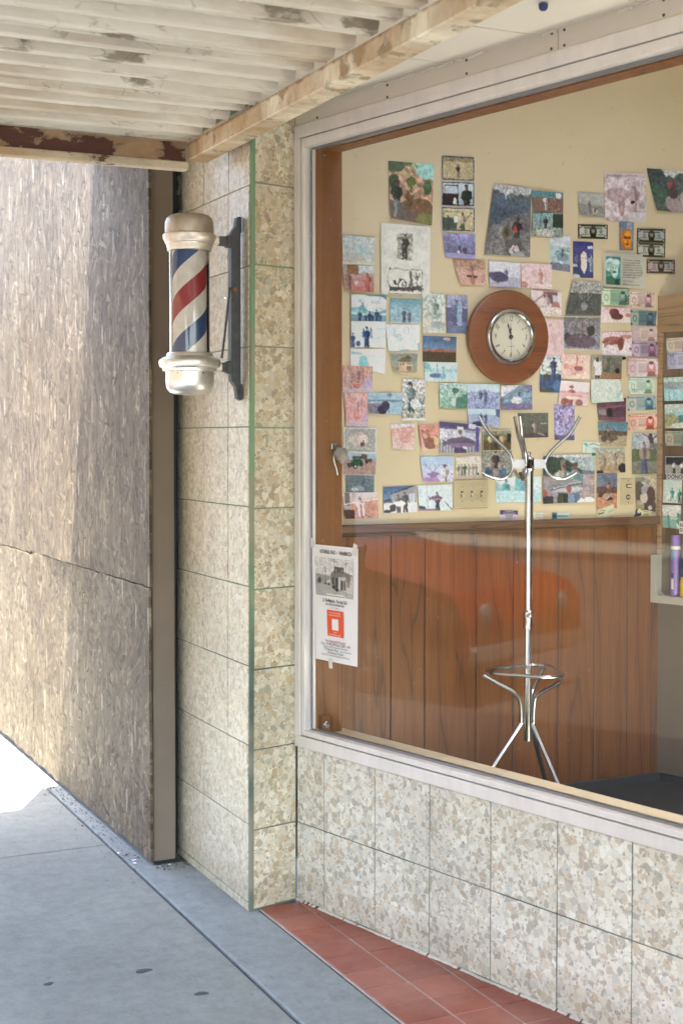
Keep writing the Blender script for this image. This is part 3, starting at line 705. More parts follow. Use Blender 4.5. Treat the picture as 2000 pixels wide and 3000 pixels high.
('p', 0, (3595, 2331, 3750, 2333, 3750, 2270, 3596, 2266), 'red-tinted print of a wild turkey standing in snow', 'G ebb edc;P 0 0 1 .3 N 14 1;E .45 .35 .16 .28 622;E .55 .6 .2 .2 522;L .55 .7 .55 .95 .03 622;E .92 .5 .1 .12 c75;P 0 .6 1 1 N 10 .5;T 411 c88 edd .3'),
('p', 0, (3605, 2227, 3759, 2230, 3758, 2128, 3603, 2127), 'red-tinted print of an eagle with spread wings over snow', 'G dbb edd;N 10 .4;E .4 .35 .35 .14 943;E .3 .45 .3 .1 832;E .62 .5 .1 .28 732;E .8 .2 .2 .08 b76;L .1 .6 .35 .35 .1 854;E .95 .7 .05 .06 a44;P 0 0 1 1 N 16 .5;T 411 c99 edd .3'),
('n', 0, (3750, 2326, 3891, 2326, 3886, 2262, 3752, 2259), 'teal polymer banknote marked 10 with a man in a hat', 'W 577 357 9a9'),
('n', 0, (3758, 2255, 3892, 2257, 3893, 2192, 3760, 2193), 'faded rose banknote with a bald portrait, between the teal and purple notes', 'W cba caa baa'),
('n', 0, (3760, 2189, 3896, 2192, 3900, 2127, 3761, 2125), "purple banknote marked 5 with a woman's portrait", 'W 989 857 bab'),
('p', 6, (3302, 2269, 3401, 2270, 3408, 2120, 3303, 2117), "tall pale pink print of faint antlers, tucked at the clock's right edge", 'G dba daa;N 5 .2;D .55 .62 .2 b66;E .35 .17 .07 .03 b66;L .5 .6 .6 .85 .02 b77;N 18 .2;T a55 dbb ecc .6'),
('p', 0, (3402, 2287, 3596, 2289, 3597, 2145, 3405, 2145), 'white-bordered dark print of a man reclining on a shaggy bull', 'G 666 889;N 12 .7;A .45 .72 .95 434;E .45 .75 .4 .2 545;M .48 .6 .5 877 876 a87;E .72 .42 .1 .16 222;L .55 .15 .75 0 .015 998;H .92 999 .02 2;N 22 .4;B .035 ccb'),
('p', 0, (3291, 2117, 3396, 2118, 3394, 1963, 3289, 1965), 'tall blue print of a man in navy kneeling on a blue tarp', 'G cdd cc9;P 0 .05 1 .5 N 12 .8;H .5 247 .08 3;N 7 .7;M .62 .65 .6 236 348 a87;E .3 .58 .15 .08 333;E .8 .8 .2 .12 369;E .2 .95 .4 .06 343'),
('p', 0, (3394, 2127, 3538, 2125, 3537, 2023, 3395, 2024), 'peach-toned print of a hunter lying over a pale antelope', 'G eba ecb;P 0 0 1 .4 N 10 .8;A .5 .6 .9 e98;M .55 .4 .35 c65 c65 b65;E .6 .58 .15 .1 633;P 0 .6 1 1 N 12 .7;T 732 e99 fdb .5'),
('p', 0, (3546, 2127, 3704, 2127, 3704, 2028, 3547, 2026), 'print of a long-haired woman in a white coat outside a cabin', 'G 887 ba8;R .36 .05 1 .75 665;R .36 .05 .6 .7 454;L .75 .1 .75 .7 .02 433;R .3 .75 1 1 964;M .2 1 .95 ddd 334 a87;E .2 .3 .05 .2 321;R .13 .3 .32 .85 ddd;E .45 .3 .06 .3 765;E .85 .65 .08 .12 221;N 18 .4'),
('p', 10, (3393, 2015, 3539, 2008, 3528, 1909, 3376, 1913), 'rosy print of a hooded man in sunglasses holding a fish, hung askew', 'G edd ecc;H .42 b99 .02 1;H .5 dbb .02 3;M .4 1.3 1.15 a54 a54 c87;F .48 .62 .8 d98;E .2 .85 .12 .15 843;E .7 .88 .12 .14 843;L .33 .25 .45 .25 .05 633;T 632 d99 fdd .4'),
('p', 12, (3545, 2024, 3694, 2025, 3716, 1931, 3543, 1921), 'nearly bleached green print of a swimmer with a teal fin', 'G cdc bcb;N 6 .25;L .8 .85 .98 .5 .1 5a9;L .6 .3 .75 .85 .03 6a9;O .52 .25 .03 .06 7a9;H .85 acb .03 2;N 16 .25;T 498 bcb ddc .6'),
('n', 0, (3731, 2116, 3900, 2118, 3900, 2039, 3735, 2037), 'pale note printed in raspberry red with a suited portrait', 'W dcc c88 cbb'),
('n', 0, (3743, 2033, 3882, 2035, 3881, 1965, 3745, 1964), 'light green banknote marked 100, below the raspberry note', 'W bcb 9b9 cdc'),
('n', 0, (3735, 1954, 3886, 1956, 3893, 1897, 3740, 1889), 'slate blue banknote with a coated gentleman, hung slightly tilted', 'W 9aa 478 bba'),
('n', 0, (3743, 1875, 3897, 1877, 3897, 1810, 3742, 1806), 'salmon red banknote with oval emblems, lowest of the note column', 'W dba c65 ca9'),
('p', 10, (3577, 1922, 3730, 1947, 3730, 1844, 3585, 1848), 'tilted maroon print of a black animal hanging in a barn', 'G 534 645;R 0 .3 1 .35 856;P 0 .4 1 .85 S;E .42 .6 .1 .25 111;E .38 .2 .08 .1 833;R 0 .8 1 1 745;R .05 .4 .3 .7 888;T 212 745 a9a .3'),
('p', 0, (3584, 1841, 3740, 1840, 3735, 1737, 3592, 1739), 'blue-sky print of a hunter behind a long-horned antelope in scrub', 'G 478 89a;H .38 543 .06 2;P 0 .35 1 .6 N 18 1;H .55 a97 .03 3;N 20 .4;L .12 .1 .18 .55 .025 332;L .32 .1 .22 .55 .025 332;A .45 .65 .6 654;E .18 .68 .1 .14 433;M .35 .6 .4 b65 332 322'),
('c', 0, (3507, 1758, 3595, 1753, 3594, 1707, 3506, 1710), 'pale card with a teal palm tree, above the smiling anglers', 'G cdc cdc;L .2 .4 .2 .95 .05 9aa;E .2 .25 .1 .14 4aa;P .08 .05 .34 .45 N 9 .9;L .4 .25 .6 .15 .05 444;L .6 .15 .95 .3 .05 444;R .6 .5 .9 .53 888;R .55 .6 .95 .63 888;R .65 .7 .9 .73 888'),
('p', 0, (3572, 1723, 3725, 1726, 3729, 1624, 3579, 1621), 'tan desert print of two camouflaged hunters with a deer', 'G 9bb a97;H .12 a97 .08 2;N 8 .4;M .28 .85 .6 987 876 865;M .65 .85 .68 987 876 865;D .6 .62 .2 cb9;A .5 .85 .8 a86;E .9 .8 .15 .2 222;E .12 .95 .12 .1 222;N 20 .45'),
('p', 0, (3763, 1794, 3900, 1792, 3908, 1616, 3764, 1616), 'tall print of a man in jeans holding up a grey pelt below a bare tree', 'G aab 887;R 0 .05 .3 .35 899;L .7 .05 .75 .4 .12 322;L .72 .15 1 .05 .04 322;L .7 .12 .4 .02 .03 433;R .65 .25 1 .4 666;H .4 453 .02 2;H .68 665 .03 4;N 18 .5;M .45 1 .78 766 347 a76;E .35 .5 .09 .14 876;E .58 .5 .09 .14 876;E .47 .5 .05 .13 544'),
('p', 0, (3581, 1620, 3685, 1620, 3684, 1469, 3577, 1471), 'tall print of a hunter behind an antelope on orange ground', 'G 567 779;H .38 533 .05 3;P 0 .35 1 .6 N 14 .8;H .57 b75 .02 2;N 18 .4;M .58 .6 .35 b75 654 322;A .5 .66 .7 a86;E .2 .6 .12 .08 322;E .6 .72 .2 .05 221;L .45 .72 .6 .68 .03 ddd'),
('p', 12, (3783, 1605, 3895, 1605, 3890, 1449, 3783, 1470), 'tall print of a capped man crouching in a grey jacket', 'G ba8 875;E .2 .1 .25 .08 676;E .15 .45 .25 .3 433;N 14 .5;M .55 1.1 1 888 433 a65;E .5 .42 .26 .2 888;E .72 .6 .22 .3 422;E .4 .65 .18 .14 ba9;E .75 .88 .35 .16 322;E .55 .14 .15 .05 887;E .7 .9 .1 .06 baa'),
('c', 6, (3580, 1464, 3667, 1488, 3674, 1441, 3581, 1420), "white card with a small mountain logo, tilted over the orange print's corner", 'G cca cca;L .08 .35 .25 .15 .04 332;L .25 .15 .45 .35 .04 332;R .08 .4 .4 .5 554;R .6 .45 .95 .48 776;R .62 .55 .95 .58 776;R .05 .8 .4 .83 776;R .4 .9 .8 .93 776'),
('c', 0, (3775, 1467, 3861, 1463, 3855, 1429, 3769, 1428), 'cream card with a navy horse and rider, standing on the rail', 'G cc9 cc9;E .28 .7 .16 .18 225;E .42 .62 .05 .2 225;E .16 .4 .06 .25 225;E .18 .12 .06 .1 225;E .12 .85 .05 .2 225;R .4 .1 .95 .2 443;R .55 .32 .95 .38 554;R .6 .55 .95 .6 554;R .6 .7 .95 .75 554'),
('p', 0, (3306, 1701, 3566, 1703, 3566, 1500, 3307, 1496), 'largest lower print, two smiling men holding a long striped fish', 'G ccc ccc;H .05 9aa .0 1;Q 0 .02 .4 .08 .75 .33 1 .38 1 .42 0 .42 343;P 0 0 .8 .42 N 14 .7;R .75 .34 1 .42 567;R 0 .42 1 1 988;P 0 .42 1 1 Y;R 0 .85 .2 1 333;M .38 1.25 1.12 998 443 a76;M .6 1.3 1.15 7ab 68a a76;E .38 .14 .06 .04 776;E .6 .22 .07 .05 432;R .56 .29 .66 .31 222;F .45 .65 .9 888;L .15 .72 .75 .6 .035 556;L .2 .68 .75 .57 .02 ccb;E .03 .78 .06 .08 a54;E .5 .72 .05 .06 a54;E .85 1 .2 .1 ddd;R .57 .42 .63 .52 396;N 24 .2'),
('p', 0, (3099, 1989, 3249, 1993, 3251, 1891, 3099, 1888), 'violet print of a steep slope with a white goat and hunter', 'G dde dde;Q 0 .5 .5 .1 .6 0 1 0 1 1 0 1 689;P 0 0 1 1 N 6 .6;Q .65 0 1 0 1 .3 649;M .58 .55 .35 346 346;E .5 .6 .17 .14 ede;H .72 758 .1 2;P 0 .2 1 1 N 20 .9;T 225 79a eef .35'),
('p', 8, (3181, 1876, 3333, 1878, 3334, 1776, 3208, 1773), 'dark grey-green print of a lit figure at night, behind the hat stand hooks', 'G 665 554;N 8 .2;M .5 .85 .5 ba9 a98 ba9;R .05 .42 .15 .47 998;R .72 .42 .95 .46 aaa;H .8 544 .02 2;L .6 .8 .85 .9 .04 998;N 18 .2'),
('p', 0, (3361, 1914, 3465, 1908, 3466, 1763, 3365, 1765), 'tall violet print of a pale figure among boulders', 'G 98b 87a;N 7 .8;M .6 .8 .6 a89 889 a89;H .55 88b .1 3;N 12 1;E .6 .35 .1 .2 b9b;H .85 446 .05 2;N 22 .6;T 236 98b ddf .4'),
('c', 0, (3098, 1474, 3186, 1470, 3186, 1427, 3098, 1429), 'lilac business card with a dark two-line heading, left of the chrome pole', 'G cbc cbc;R .02 .02 .98 .2 336;R .02 .22 .98 .4 225;R .3 .5 .7 .56 554;R .35 .65 .65 .68 887;R .3 .75 .7 .78 887;R .35 .87 .65 .9 887'),
('c', 0, (3261, 1460, 3308, 1463, 3306, 1427, 3261, 1427), 'plain white card half hidden behind the chrome pole', 'G ddc ddc;R .3 .1 .9 .14 776;R .2 .3 .9 .35 776;R .2 .45 .8 .49 887;R .2 .65 .9 .69 887'),
('c', 0, (3353, 1459, 3441, 1454, 3441, 1427, 3353, 1430), 'pale blue card with a dark picture square, right of the chrome pole', 'G bcc bcc;R 0 0 .3 1 478;E .15 .5 .1 .25 233;R .28 .4 .95 .65 699;R .35 .8 .8 .84 899'),
('p', 0, (3078, 1613, 3298, 1611, 3299, 1505, 3078, 1506), 'wide mint green double print of a man holding a fish beside the pole', 'G dee bdd;H .35 abb .2 3;Q 0 .2 .2 .5 .15 1 0 1 8bb;R .42 .0 .62 1 5aa;M .22 1.1 1.0 499 499 8aa;F .2 .62 .4 6bb;M .62 1 .9 48a 458 9ab;R .64 0 1 1 bdd;H .55 add .02 4;R .64 0 1 .5 cdd;P .6 .3 1 1 N 12 .3;P 0 0 .6 1 N 14 .4;T 388 8bb eee .4'),
('p', 6, (2711, 1581, 2867, 1584, 2873, 1478, 2718, 1480), 'cool blue print of an angler on a boat deck with a salmon', 'G cde bcd;H .45 cde .02 1;L .27 0 .27 .9 .01 445;M .55 1.05 .78 234 234 a87;F .52 .52 .42 757;E .08 .9 .12 .1 235;R 0 .92 .5 1 868;L .75 .65 1 .98 .03 334;N 16 .2'),
('p', 0, (2557, 1577, 2704, 1581, 2707, 1475, 2559, 1472), 'print of people with birds in snow before a grey clapboard house', 'G 469 8ac;Q 0 .5 .2 .42 .3 .6 0 .6 345;Q .2 .3 .9 .02 1 0 1 .75 .3 .7 999;Q .2 .28 .85 0 1 .0 .35 .25 333;R .78 .28 .95 .6 ccd;L .85 .28 .85 .6 .01 888;H .62 dde .03 2;M .65 .95 .75 555 433 876;M .45 1 .7 666 445 876;E .48 .65 .18 .1 eee;E .28 .8 .1 .14 334;E .12 .92 .12 .06 233;N 20 .25'),
('p', 8, (2721, 1698, 2875, 1698, 2874, 1593, 2736, 1597), 'lavender print of a man beside a tall-antlered elk head', 'G 9bd ccd;H .6 bbd .05 2;D .35 .6 .3 759;E .35 .75 .12 .16 869;E .25 .68 .1 .05 869;E .45 .68 .1 .05 869;M .72 1.25 .95 ccc aaa 969;R .66 .32 .8 .38 437;P .6 .5 1 1 N 10 .7;E .25 .95 .3 .14 97a'),
('p', 0, (2887, 1695, 3006, 1698, 3006, 1608, 2888, 1607), 'nearly bleached print of a line of standing people in faded green', 'G dcb dcb;P 0 0 1 .1 N 14 1.5;M .1 .85 .5 585 aa8 ba9;M .22 .85 .5 988 887 ba9;M .34 .88 .55 464 464 ba9;M .5 .85 .5 a98 aa9 ba9;M .65 .85 .5 997 aa8 ba9;M .78 .85 .5 a99 aa8 ba9;E .85 .8 .05 .08 464;H .85 ba9 .04 2;N 18 .35'),
('p', 0, (3009, 1718, 3152, 1720, 3153, 1608, 3010, 1610), 'grey print of an adult and children seated on a hillside in jeans', 'G 887 998;N 12 .7;M .45 .95 .95 433 333 ba9;M .3 1 .7 a98 457 ba9;M .62 1 .65 a98 457 ba9;E .45 .8 .12 .16 987;E .2 .75 .08 .15 357;E .72 .8 .1 .15 468;N 20 .4'),
('p', 0, (3012, 1805, 3151, 1807, 3150, 1720, 3011, 1719), 'white-bordered sepia print of a row of standing men', 'G 997 543;H .25 664 .05 2;H .5 542 .02 3;M .28 .95 .8 cb8 653 a85;M .45 .95 .85 543 432 a85;M .68 .95 .8 ca7 b85 a85;R .85 .2 1 .6 221;N 16 .4;B .05 dca'),
('p', 0, (2809, 1839, 3000, 1826, 2999, 1712, 2809, 1711), 'purple print of a capped man presenting a large fish under hooks', 'G ccd bbc;R 0 0 .7 .18 437;Q .6 .2 1 .12 1 .3 .6 .3 99b;L 0 .2 1 .2 .05 546;P 0 .3 .4 .65 N 9 .8;R 0 .65 1 1 aab;P 0 .65 1 1 S;R .88 .1 .96 .95 548;M .5 1.5 1.35 ccd 325 876;R .36 .55 .66 1 325;R .43 .12 .57 .22 ddd;F .52 .65 .85 546;L .14 .2 .14 .4 .01 333;L .27 .2 .27 .4 .01 333;L .65 .2 .65 .4 .01 333;L .8 .2 .8 .4 .01 333;E .63 .8 .06 .05 ccc'),
('p', 14, (2713, 1825, 2806, 1826, 2808, 1723, 2727, 1723), 'reddish print of a brown bear facing out, left of the purple fish', 'G d87 d98;R .3 0 .8 .3 c76;E .35 .55 .2 .3 953;E .5 .75 .3 .25 843;E .28 .38 .2 .14 a64;E .28 .45 .1 .08 ca9;E .28 .45 .03 .02 321;E .16 .25 .06 .05 853;E .42 .24 .06 .05 853;P .6 .4 1 .8 N 10 .9;E .85 .65 .15 .15 cb7;H .92 db9 .02 2;N 18 .25'),
('p', 10, (2590, 1828, 2698, 1830, 2697, 1725, 2598, 1727), 'coral-faded print of an empty desert flat with curled corners', 'G cde dba;H .15 d98 .1 2;N 7 .4;H .5 dba .06 3;N 16 .45;E .6 .6 .25 .15 c87;T a54 d98 edd .5'),
('p', 6, (2383, 1814, 2527, 1813, 2526, 1711, 2382, 1716), 'white-bordered print of a pale dog panting on snow', 'G 999 aa9;N 14 .5;E .45 .5 .3 .18 cba;E .5 .4 .16 .2 cba;E .6 .42 .1 .14 dcb;E .57 .65 .07 .08 733;E .6 .53 .03 .03 221;E .4 .24 .05 .07 c99;E .62 .22 .04 .06 c88;N 18 .3;H .85 998 .03 2;B .06 ddd'),
('p', 4, (2378, 1713, 2530, 1710, 2523, 1624, 2377, 1629), 'print of a dark green antique car on a stony lot', 'G 9bc a98;H .28 987 .04 2;E .62 .15 .1 .12 543;H .35 a87 .02 3;R .3 .15 .55 .4 232;R .33 .2 .52 .3 555;R .25 .35 .58 .58 153;R .15 .45 .35 .6 232;E .38 .6 .06 .12 222;E .38 .6 .03 .06 ccb;E .55 .5 .05 .1 222;E .22 .58 .05 .1 333;R .65 .25 .85 .38 443;E .7 .4 .04 .06 222;P 0 .5 1 1 N 22 .6;B .03 ccc'),
('p', 0, (2393, 1626, 2517, 1623, 2516, 1555, 2394, 1559), 'blue-grey print of a deer hidden in sagebrush, below the antique car', 'G 677 566;N 12 .8;A .45 .75 .5 999;E .3 .8 .12 .1 ccc;M .6 .6 .5 556 445 778;N 22 .8;T 233 678 bcc .5'),
('p', 16, (2378, 1557, 2532, 1557, 2536, 1454, 2387, 1455), 'pale peach print of a man in a long coat before a boat, lowest left', 'G dcc b87;R .05 .0 .2 .5 766;R .25 0 .35 .3 baa;Q .2 .4 1 .2 1 .9 .3 .9 c86;L .0 .45 1 .25 .04 eee;R .0 .65 .3 1 422;M .48 1.05 .9 dbb c87 c87;R .4 .4 .6 .9 dcc;R .47 .45 .52 1 b65;L .6 .85 .8 .95 .03 943;N 14 .25'),
('p', 6, (2376, 2056, 2509, 2055, 2509, 1953, 2376, 1950), 'pink and grey print of two people with a curl-horned ram, wider of two alike', 'G c87 b88;P 0 0 1 .6 V2;M .28 .9 .8 b98 a88 c99;M .5 .8 .75 a77 a77 dbb;O .48 .72 .18 .2 d87;O .48 .74 .1 .12 e99;E .48 .78 .12 .12 c65;Q .7 .5 1 .3 1 .9 .6 .8 a9b;H .82 bab .04 2;N 18 .4;T 732 c98 edd .3'),
('p', 10, (2383, 1950, 2488, 1950, 2488, 1816, 2393, 1817), "upright pink print of a ram's rippled horns before straw, edges torn", 'G d98 c89;P 0 0 1 .6 V2;M .5 .75 .6 d99 c88 ecc;O .5 .68 .26 .14 e99;O .5 .68 .16 .09 d87;O .5 .7 .1 .06 e99;E .5 .7 .12 .08 d76;H .82 bab .04 2;Q .75 .6 1 .55 1 .85 .7 .8 b9b;N 18 .3;T 832 d98 edd .3'),
('p', 4, (2487, 1952, 2643, 1952, 2639, 1866, 2492, 1869), 'blue river print of a man bent over a dark animal on the bank', 'G 9bc 8bc;H .35 578 .04 2;H .42 9bc .02 3;Q 0 .5 .4 .5 .45 1 0 1 778;P 0 .3 .4 1 N 16 .6;L .62 .05 .62 .35 .015 345;E .62 .12 .06 .09 578;E .4 .8 .14 .2 324;E .5 .6 .12 .22 334;L .58 .5 .6 .9 .03 223;N 16 .25'),
('p', 0, (2640, 2008, 2743, 2007, 2744, 1843, 2641, 1843), 'tall black and white print of a young man kneeling with a deer on leaves', 'G ccc 998;N 16 1;M .4 .75 .65 688 255 a87;E .35 .12 .09 .04 222;E .55 .6 .2 .12 ddd;E .75 .55 .12 .14 cdd;D .85 .6 .14 443;P 0 0 1 1 N 24 1;R 0 .94 1 1 ddd'),
('p', 0, (2809, 1995, 2943, 1995, 2939, 1893, 2810, 1893), 'emerald print of a reclining buck in leafy shade', 'G bdc 7a8;N 9 .8;E .55 .3 .12 .12 265;D .52 .62 .22 dec;E .22 .7 .2 .18 8b9;E .5 .75 .1 .16 cdc;Q .6 .6 1 .4 1 1 .55 1 276;P 0 0 1 1 N 18 .7;T 154 6a8 def .4'),
('p', 0, (2941, 1993, 3094, 1995, 3091, 1892, 2939, 1892), 'indigo print of two people sitting on a rocky ridge, above its near twin', 'G bde cde;H .3 88b .1 3;P 0 .25 1 1 N 10 .8;M .4 .75 .5 335 335 88a;M .55 .72 .5 446 335 88a;E .38 .72 .14 .12 99b;P 0 .35 1 1 N 22 .9;T 226 8ac dee .4'),
('p', 0, (2940, 1892, 3093, 1891, 3093, 1819, 2945, 1822), 'indigo print of small figures on a rocky ridge, directly under its near twin', 'G bde cde;H .35 99b .08 5;M .4 .85 .6 335 335;M .55 .8 .55 336 335;E .32 .85 .2 .14 224;P 0 .4 1 1 N 20 1;Q .85 0 1 0 1 .5 .88 .4 446;T 226 8ac dee .4'),
('p', 0, (2414, 2334, 2568, 2336, 2567, 2234, 2413, 2233), 'bright turquoise sky print of a family in a row under clouds', 'G 389 adc;E .2 .15 .35 .16 dee;E .7 .35 .35 .3 eee;E .1 .35 .2 .15 dee;P 0 0 1 .7 N 4 .5;H .7 dee .02 2;H .76 79a .03 3;M .25 1.1 .5 346 236 ccd;M .42 1.1 .4 346 346;M .52 1.1 .48 225 225 77a;M .6 1.1 .4 335 335;M .72 1.1 .55 246 236 99b;M .82 1.1 .4 347 347;T 136 5ab eff .3'),
('p', 0, (2413, 2230, 2565, 2233, 2565, 2130, 2413, 2129), 'bleached print of a waving man in a navy coat, under the family print', 'G dee eed;H .3 dee .02 2;R .7 .28 1 .3 9bc;M .45 1.05 .85 147 247 cdd;L .36 .3 .34 .6 .05 358;L .56 .25 .6 .6 .04 469;M .06 1 .55 247 247 99a;E .2 .85 .07 .1 459;P .6 .5 1 1 N 14 .4;P .35 .3 .6 1 N 8 .6'),
('p', 6, (2413, 2123, 2568, 2126, 2565, 2025, 2413, 2055), "almost white print of a pale turquoise back seen at the water's edge", 'G eed dee;Q 0 .15 .35 .25 .3 .3 0 .3 8cc;R 0 .33 1 .35 cdd;E .37 .75 .14 .3 7cc;E .37 .5 .1 .15 8cc;N 8 .15'),
('p', 6, (2587, 2327, 2726, 2329, 2726, 2230, 2584, 2230), 'turquoise seaside print of a couple standing on rocks', 'G 489 cde;H .5 8bb .01 2;P 0 .3 1 .6 N 4 .3;H .65 8ab .02 3;P 0 .6 1 1 N 16 .6;M .45 .98 .58 346 225 ccd;M .62 .98 .52 557 336 ccd;H .95 cdc .02 2;T 135 6ab eff .25'),
('p', 10, (2567, 2223, 2720, 2227, 2720, 2125, 2577, 2117), 'white bleached print with a ghostly interior sketch, above the old house', 'G dde dee;R .08 .12 .25 .45 cdd;R .25 .15 .45 .5 bcc;R .27 .18 .43 .35 dee;O .6 .25 .09 .16 ccd;E .4 .55 .1 .08 bcc;L .6 .5 .95 .8 .02 cdd;R .95 .7 1 1 7bc;R .35 .95 .7 1 7bc;N 10 .15'),
('p', 14, (2586, 2112, 2714, 2113, 2710, 2030, 2602, 2027), 'curled white-bordered print of an old two-storey frame house', 'G 787 998;H .8 a96 .02 2;R .25 .42 .6 .85 ca8;R .55 .5 .75 .85 a86;Q .2 .42 .45 .22 .8 .38 .6 .45 653;Q .45 .3 .6 .12 .78 .3 543;R .58 .6 .62 .85 432;R .66 .6 .7 .85 432;R .5 .58 .78 .62 dcb;R .3 .5 .34 .6 443;R .42 .5 .46 .6 443;R .1 .7 .25 .82 875;N 16 .25;B .05 ccb'),
('p', 0, (2735, 2183, 2889, 2183, 2887, 2080, 2734, 2080), 'vivid print of a red desert rock under a blue evening sky', 'G 258 8ac;P 0 0 1 .5 N 3 .2;E .7 .1 .12 .05 ca9;E .75 .16 .06 .03 da9;H .54 b53 .005 1;Q .32 .56 .38 .49 .6 .48 .68 .56 843;R 0 .6 1 1 321;P 0 .58 1 1 N 9 .7'),
('p', 0, (2740, 2078, 2894, 2079, 2893, 2001, 2743, 1999), 'aqua print of a misty conifer clearing, below the red rock', 'G cde cde;Q 0 0 .15 .1 .25 .5 0 .6 5ab;H .35 8cc .1 5;H .5 bde .04 2;L .38 .1 .38 .5 .06 59a;E .35 .68 .2 .12 348;E .55 .7 .1 .14 59b;M .55 .7 .5 ade 8bc;P 0 .2 1 1 N 16 .7;T 247 8cc eff .4'),
('p', 4, (2731, 2354, 2834, 2352, 2839, 2196, 2731, 2194), 'tall pale green print of a man behind a white-antlered deer', 'G bcc dcb;P 0 0 1 .6 N 9 .9;M .55 .65 .5 677 788 bba;D .52 .62 .3 dec;E .55 .7 .2 .12 899;Q 0 .65 1 .65 1 1 0 1 dcb;E .65 .78 .3 .1 99a;P 0 .5 1 1 N 16 .4;T 465 9ba dec .4'),
('p', 0, (2841, 2351, 2941, 2352, 2939, 2197, 2843, 2197), 'tall steel blue print of a man with a long hanging fish beside a truck', 'G 99b 558;P 0 0 1 .3 V2;R 0 .3 1 .33 aac;R 0 .5 1 .52 99b;R 0 .33 1 .7 447;M .48 .9 .78 457 346 67a;E .6 .5 .12 .35 8ab;L .6 .2 .62 .85 .1 8ac;H .8 568 .02 2;N 14 .4;T 235 67a cdd .3'),
('n2', 0, (41, 2205, 141, 2201, 142, 2141, 44, 2145), 'mauve and cream note on the cabinet side, topmost there', 'W cba a89 cca'),
('n2', 0, (47, 2144, 142, 2139, 143, 2069, 48, 2071), 'grey banknote marked 50, second from the cabinet top', 'W bbc 88a aab'),
('p2', 0, (28, 2036, 143, 2034, 144, 1932, 34, 1934), 'aqua print of two thin trunks at a lake on the cabinet', 'G acb acb;H .2 899 .1 3;H .5 9cc .02 2;L .14 0 .2 1 .04 788;L .32 0 .34 .95 .03 788;N 12 .4'),
('p2', 0, (35, 1919, 144, 1918, 145, 1813, 38, 1815), 'print of yellow-green bluffs over a blue bay on the cabinet', 'G bcb acb;H .35 8bb .01 2;H .45 378 .05 4;H .7 aa6 .2 6;E .2 .65 .3 .25 996;E .5 .95 .3 .18 ccb;N 14 .5'),
('n2', 0, (37, 1803, 149, 1802, 150, 1738, 41, 1739), 'dull green and rose banknote, below the bluffs print on the cabinet', 'W 998 686 ba9'),
('p2', 0, (42, 1693, 150, 1694, 151, 1613, 43, 1615), 'white-bordered black and white print of two men in white shirts', 'G 443 998;R 0 0 1 .45 222;P 0 0 1 .45 N 10 1;R 0 .5 1 1 998;M .4 .95 .68 ccc 222 876;M .75 .95 .68 ccc 222 876;N 18 .3;B .05 ddd'),
('p2', 0, (31, 1591, 127, 1593, 123, 1490, 29, 1491), 'bleached print of two crouching men in dark green, under the plate', 'G bcb ccb;M .5 .9 .55 398 6a9 bba;M .88 .95 .55 286 265 887;E .62 .85 .15 .1 bcb;P .2 .4 1 1 N 12 .6'),
('p2', 0, (26, 1481, 122, 1482, 117, 1380, 29, 1382), 'faded print with a sea-green lower half, lowest on the cabinet', 'G ccb ccb;R 0 .5 .8 1 7a9;Q .8 .3 1 .4 .95 .9 .78 .7 487;P 0 .25 .4 .4 N 12 1;R .45 .55 .85 .6 ccb;L .35 .5 .4 .95 .12 487;N 16 .3'),
]
# ------------------------------------------------------------------ plan of the place (metres; street runs along Y, shop lies toward +X)
P0 = Vector((2.142, 4.956, 0)); WD = R(12.975)
WV = Vector((-math.sin(WD), math.cos(WD), 0)); WN = Vector((math.cos(WD), math.sin(WD), 0))
def w(s, d, z): return P0 - WV * s + WN * d + Vector((0, 0, z))       # along the slanted shop front, depth into the shop, height
YW = 5.05                                                               # the wall of prints
CP = Vector((3.906, YW, 0)); CA = R(17.9)
CD = Vector((math.sin(CA), -math.cos(CA), 0)); CN = Vector((-math.cos(CA), -math.sin(CA), 0))
def cb(t, d, z): return CP + CD * t + CN * d + Vector((0, 0, z))       # cabinet side
UP = (0, 0, 1)

# ---- ground
g = MB()
ys = [-9.0, -6.05, -3.05, -.05, 2.95, 5.995, 9.0, 12.0, 15.0, 18.0, 21.0, 24.0]
for a, b in zip(ys, ys[1:]):
    g.box(-1.29, 1.69, a + .004, b - .004, -.12, 0, .006)
structure(g.build('sidewalk', M['sidewalk']))
g = MB()
for a, b in ((-9, -2.2), (-2.2, 1.6), (1.6, 5.62)):
    g.box(1.702, 1.968, a + .002, b - .002, -.12, .002, .005)
for a, b in ((5.62, 9.1), (9.1, 16), (16, 24)):
    g.box(1.702, 1.80, a + .002, b - .002, -.12, .0, .005)
structure(g.build('pavement_strip', M['strip']))
g = MB(); g.box(-1.30, 2.0, -9, 24, -.14, -.014)
structure(g.build('pavement_bed', M['dirt']))
g = MB()
for k in range(-4, 10): g.box(-1.46, -1.302, k * 2.4 + .004, k * 2.4 + 2.396, -.30, .0, .02)
structure(g.build('kerb', M['strip']))
g = MB(); g.box(-400, 400, -400, 400, -.4, -.152)
structure(g.build('road', M['asphalt']))
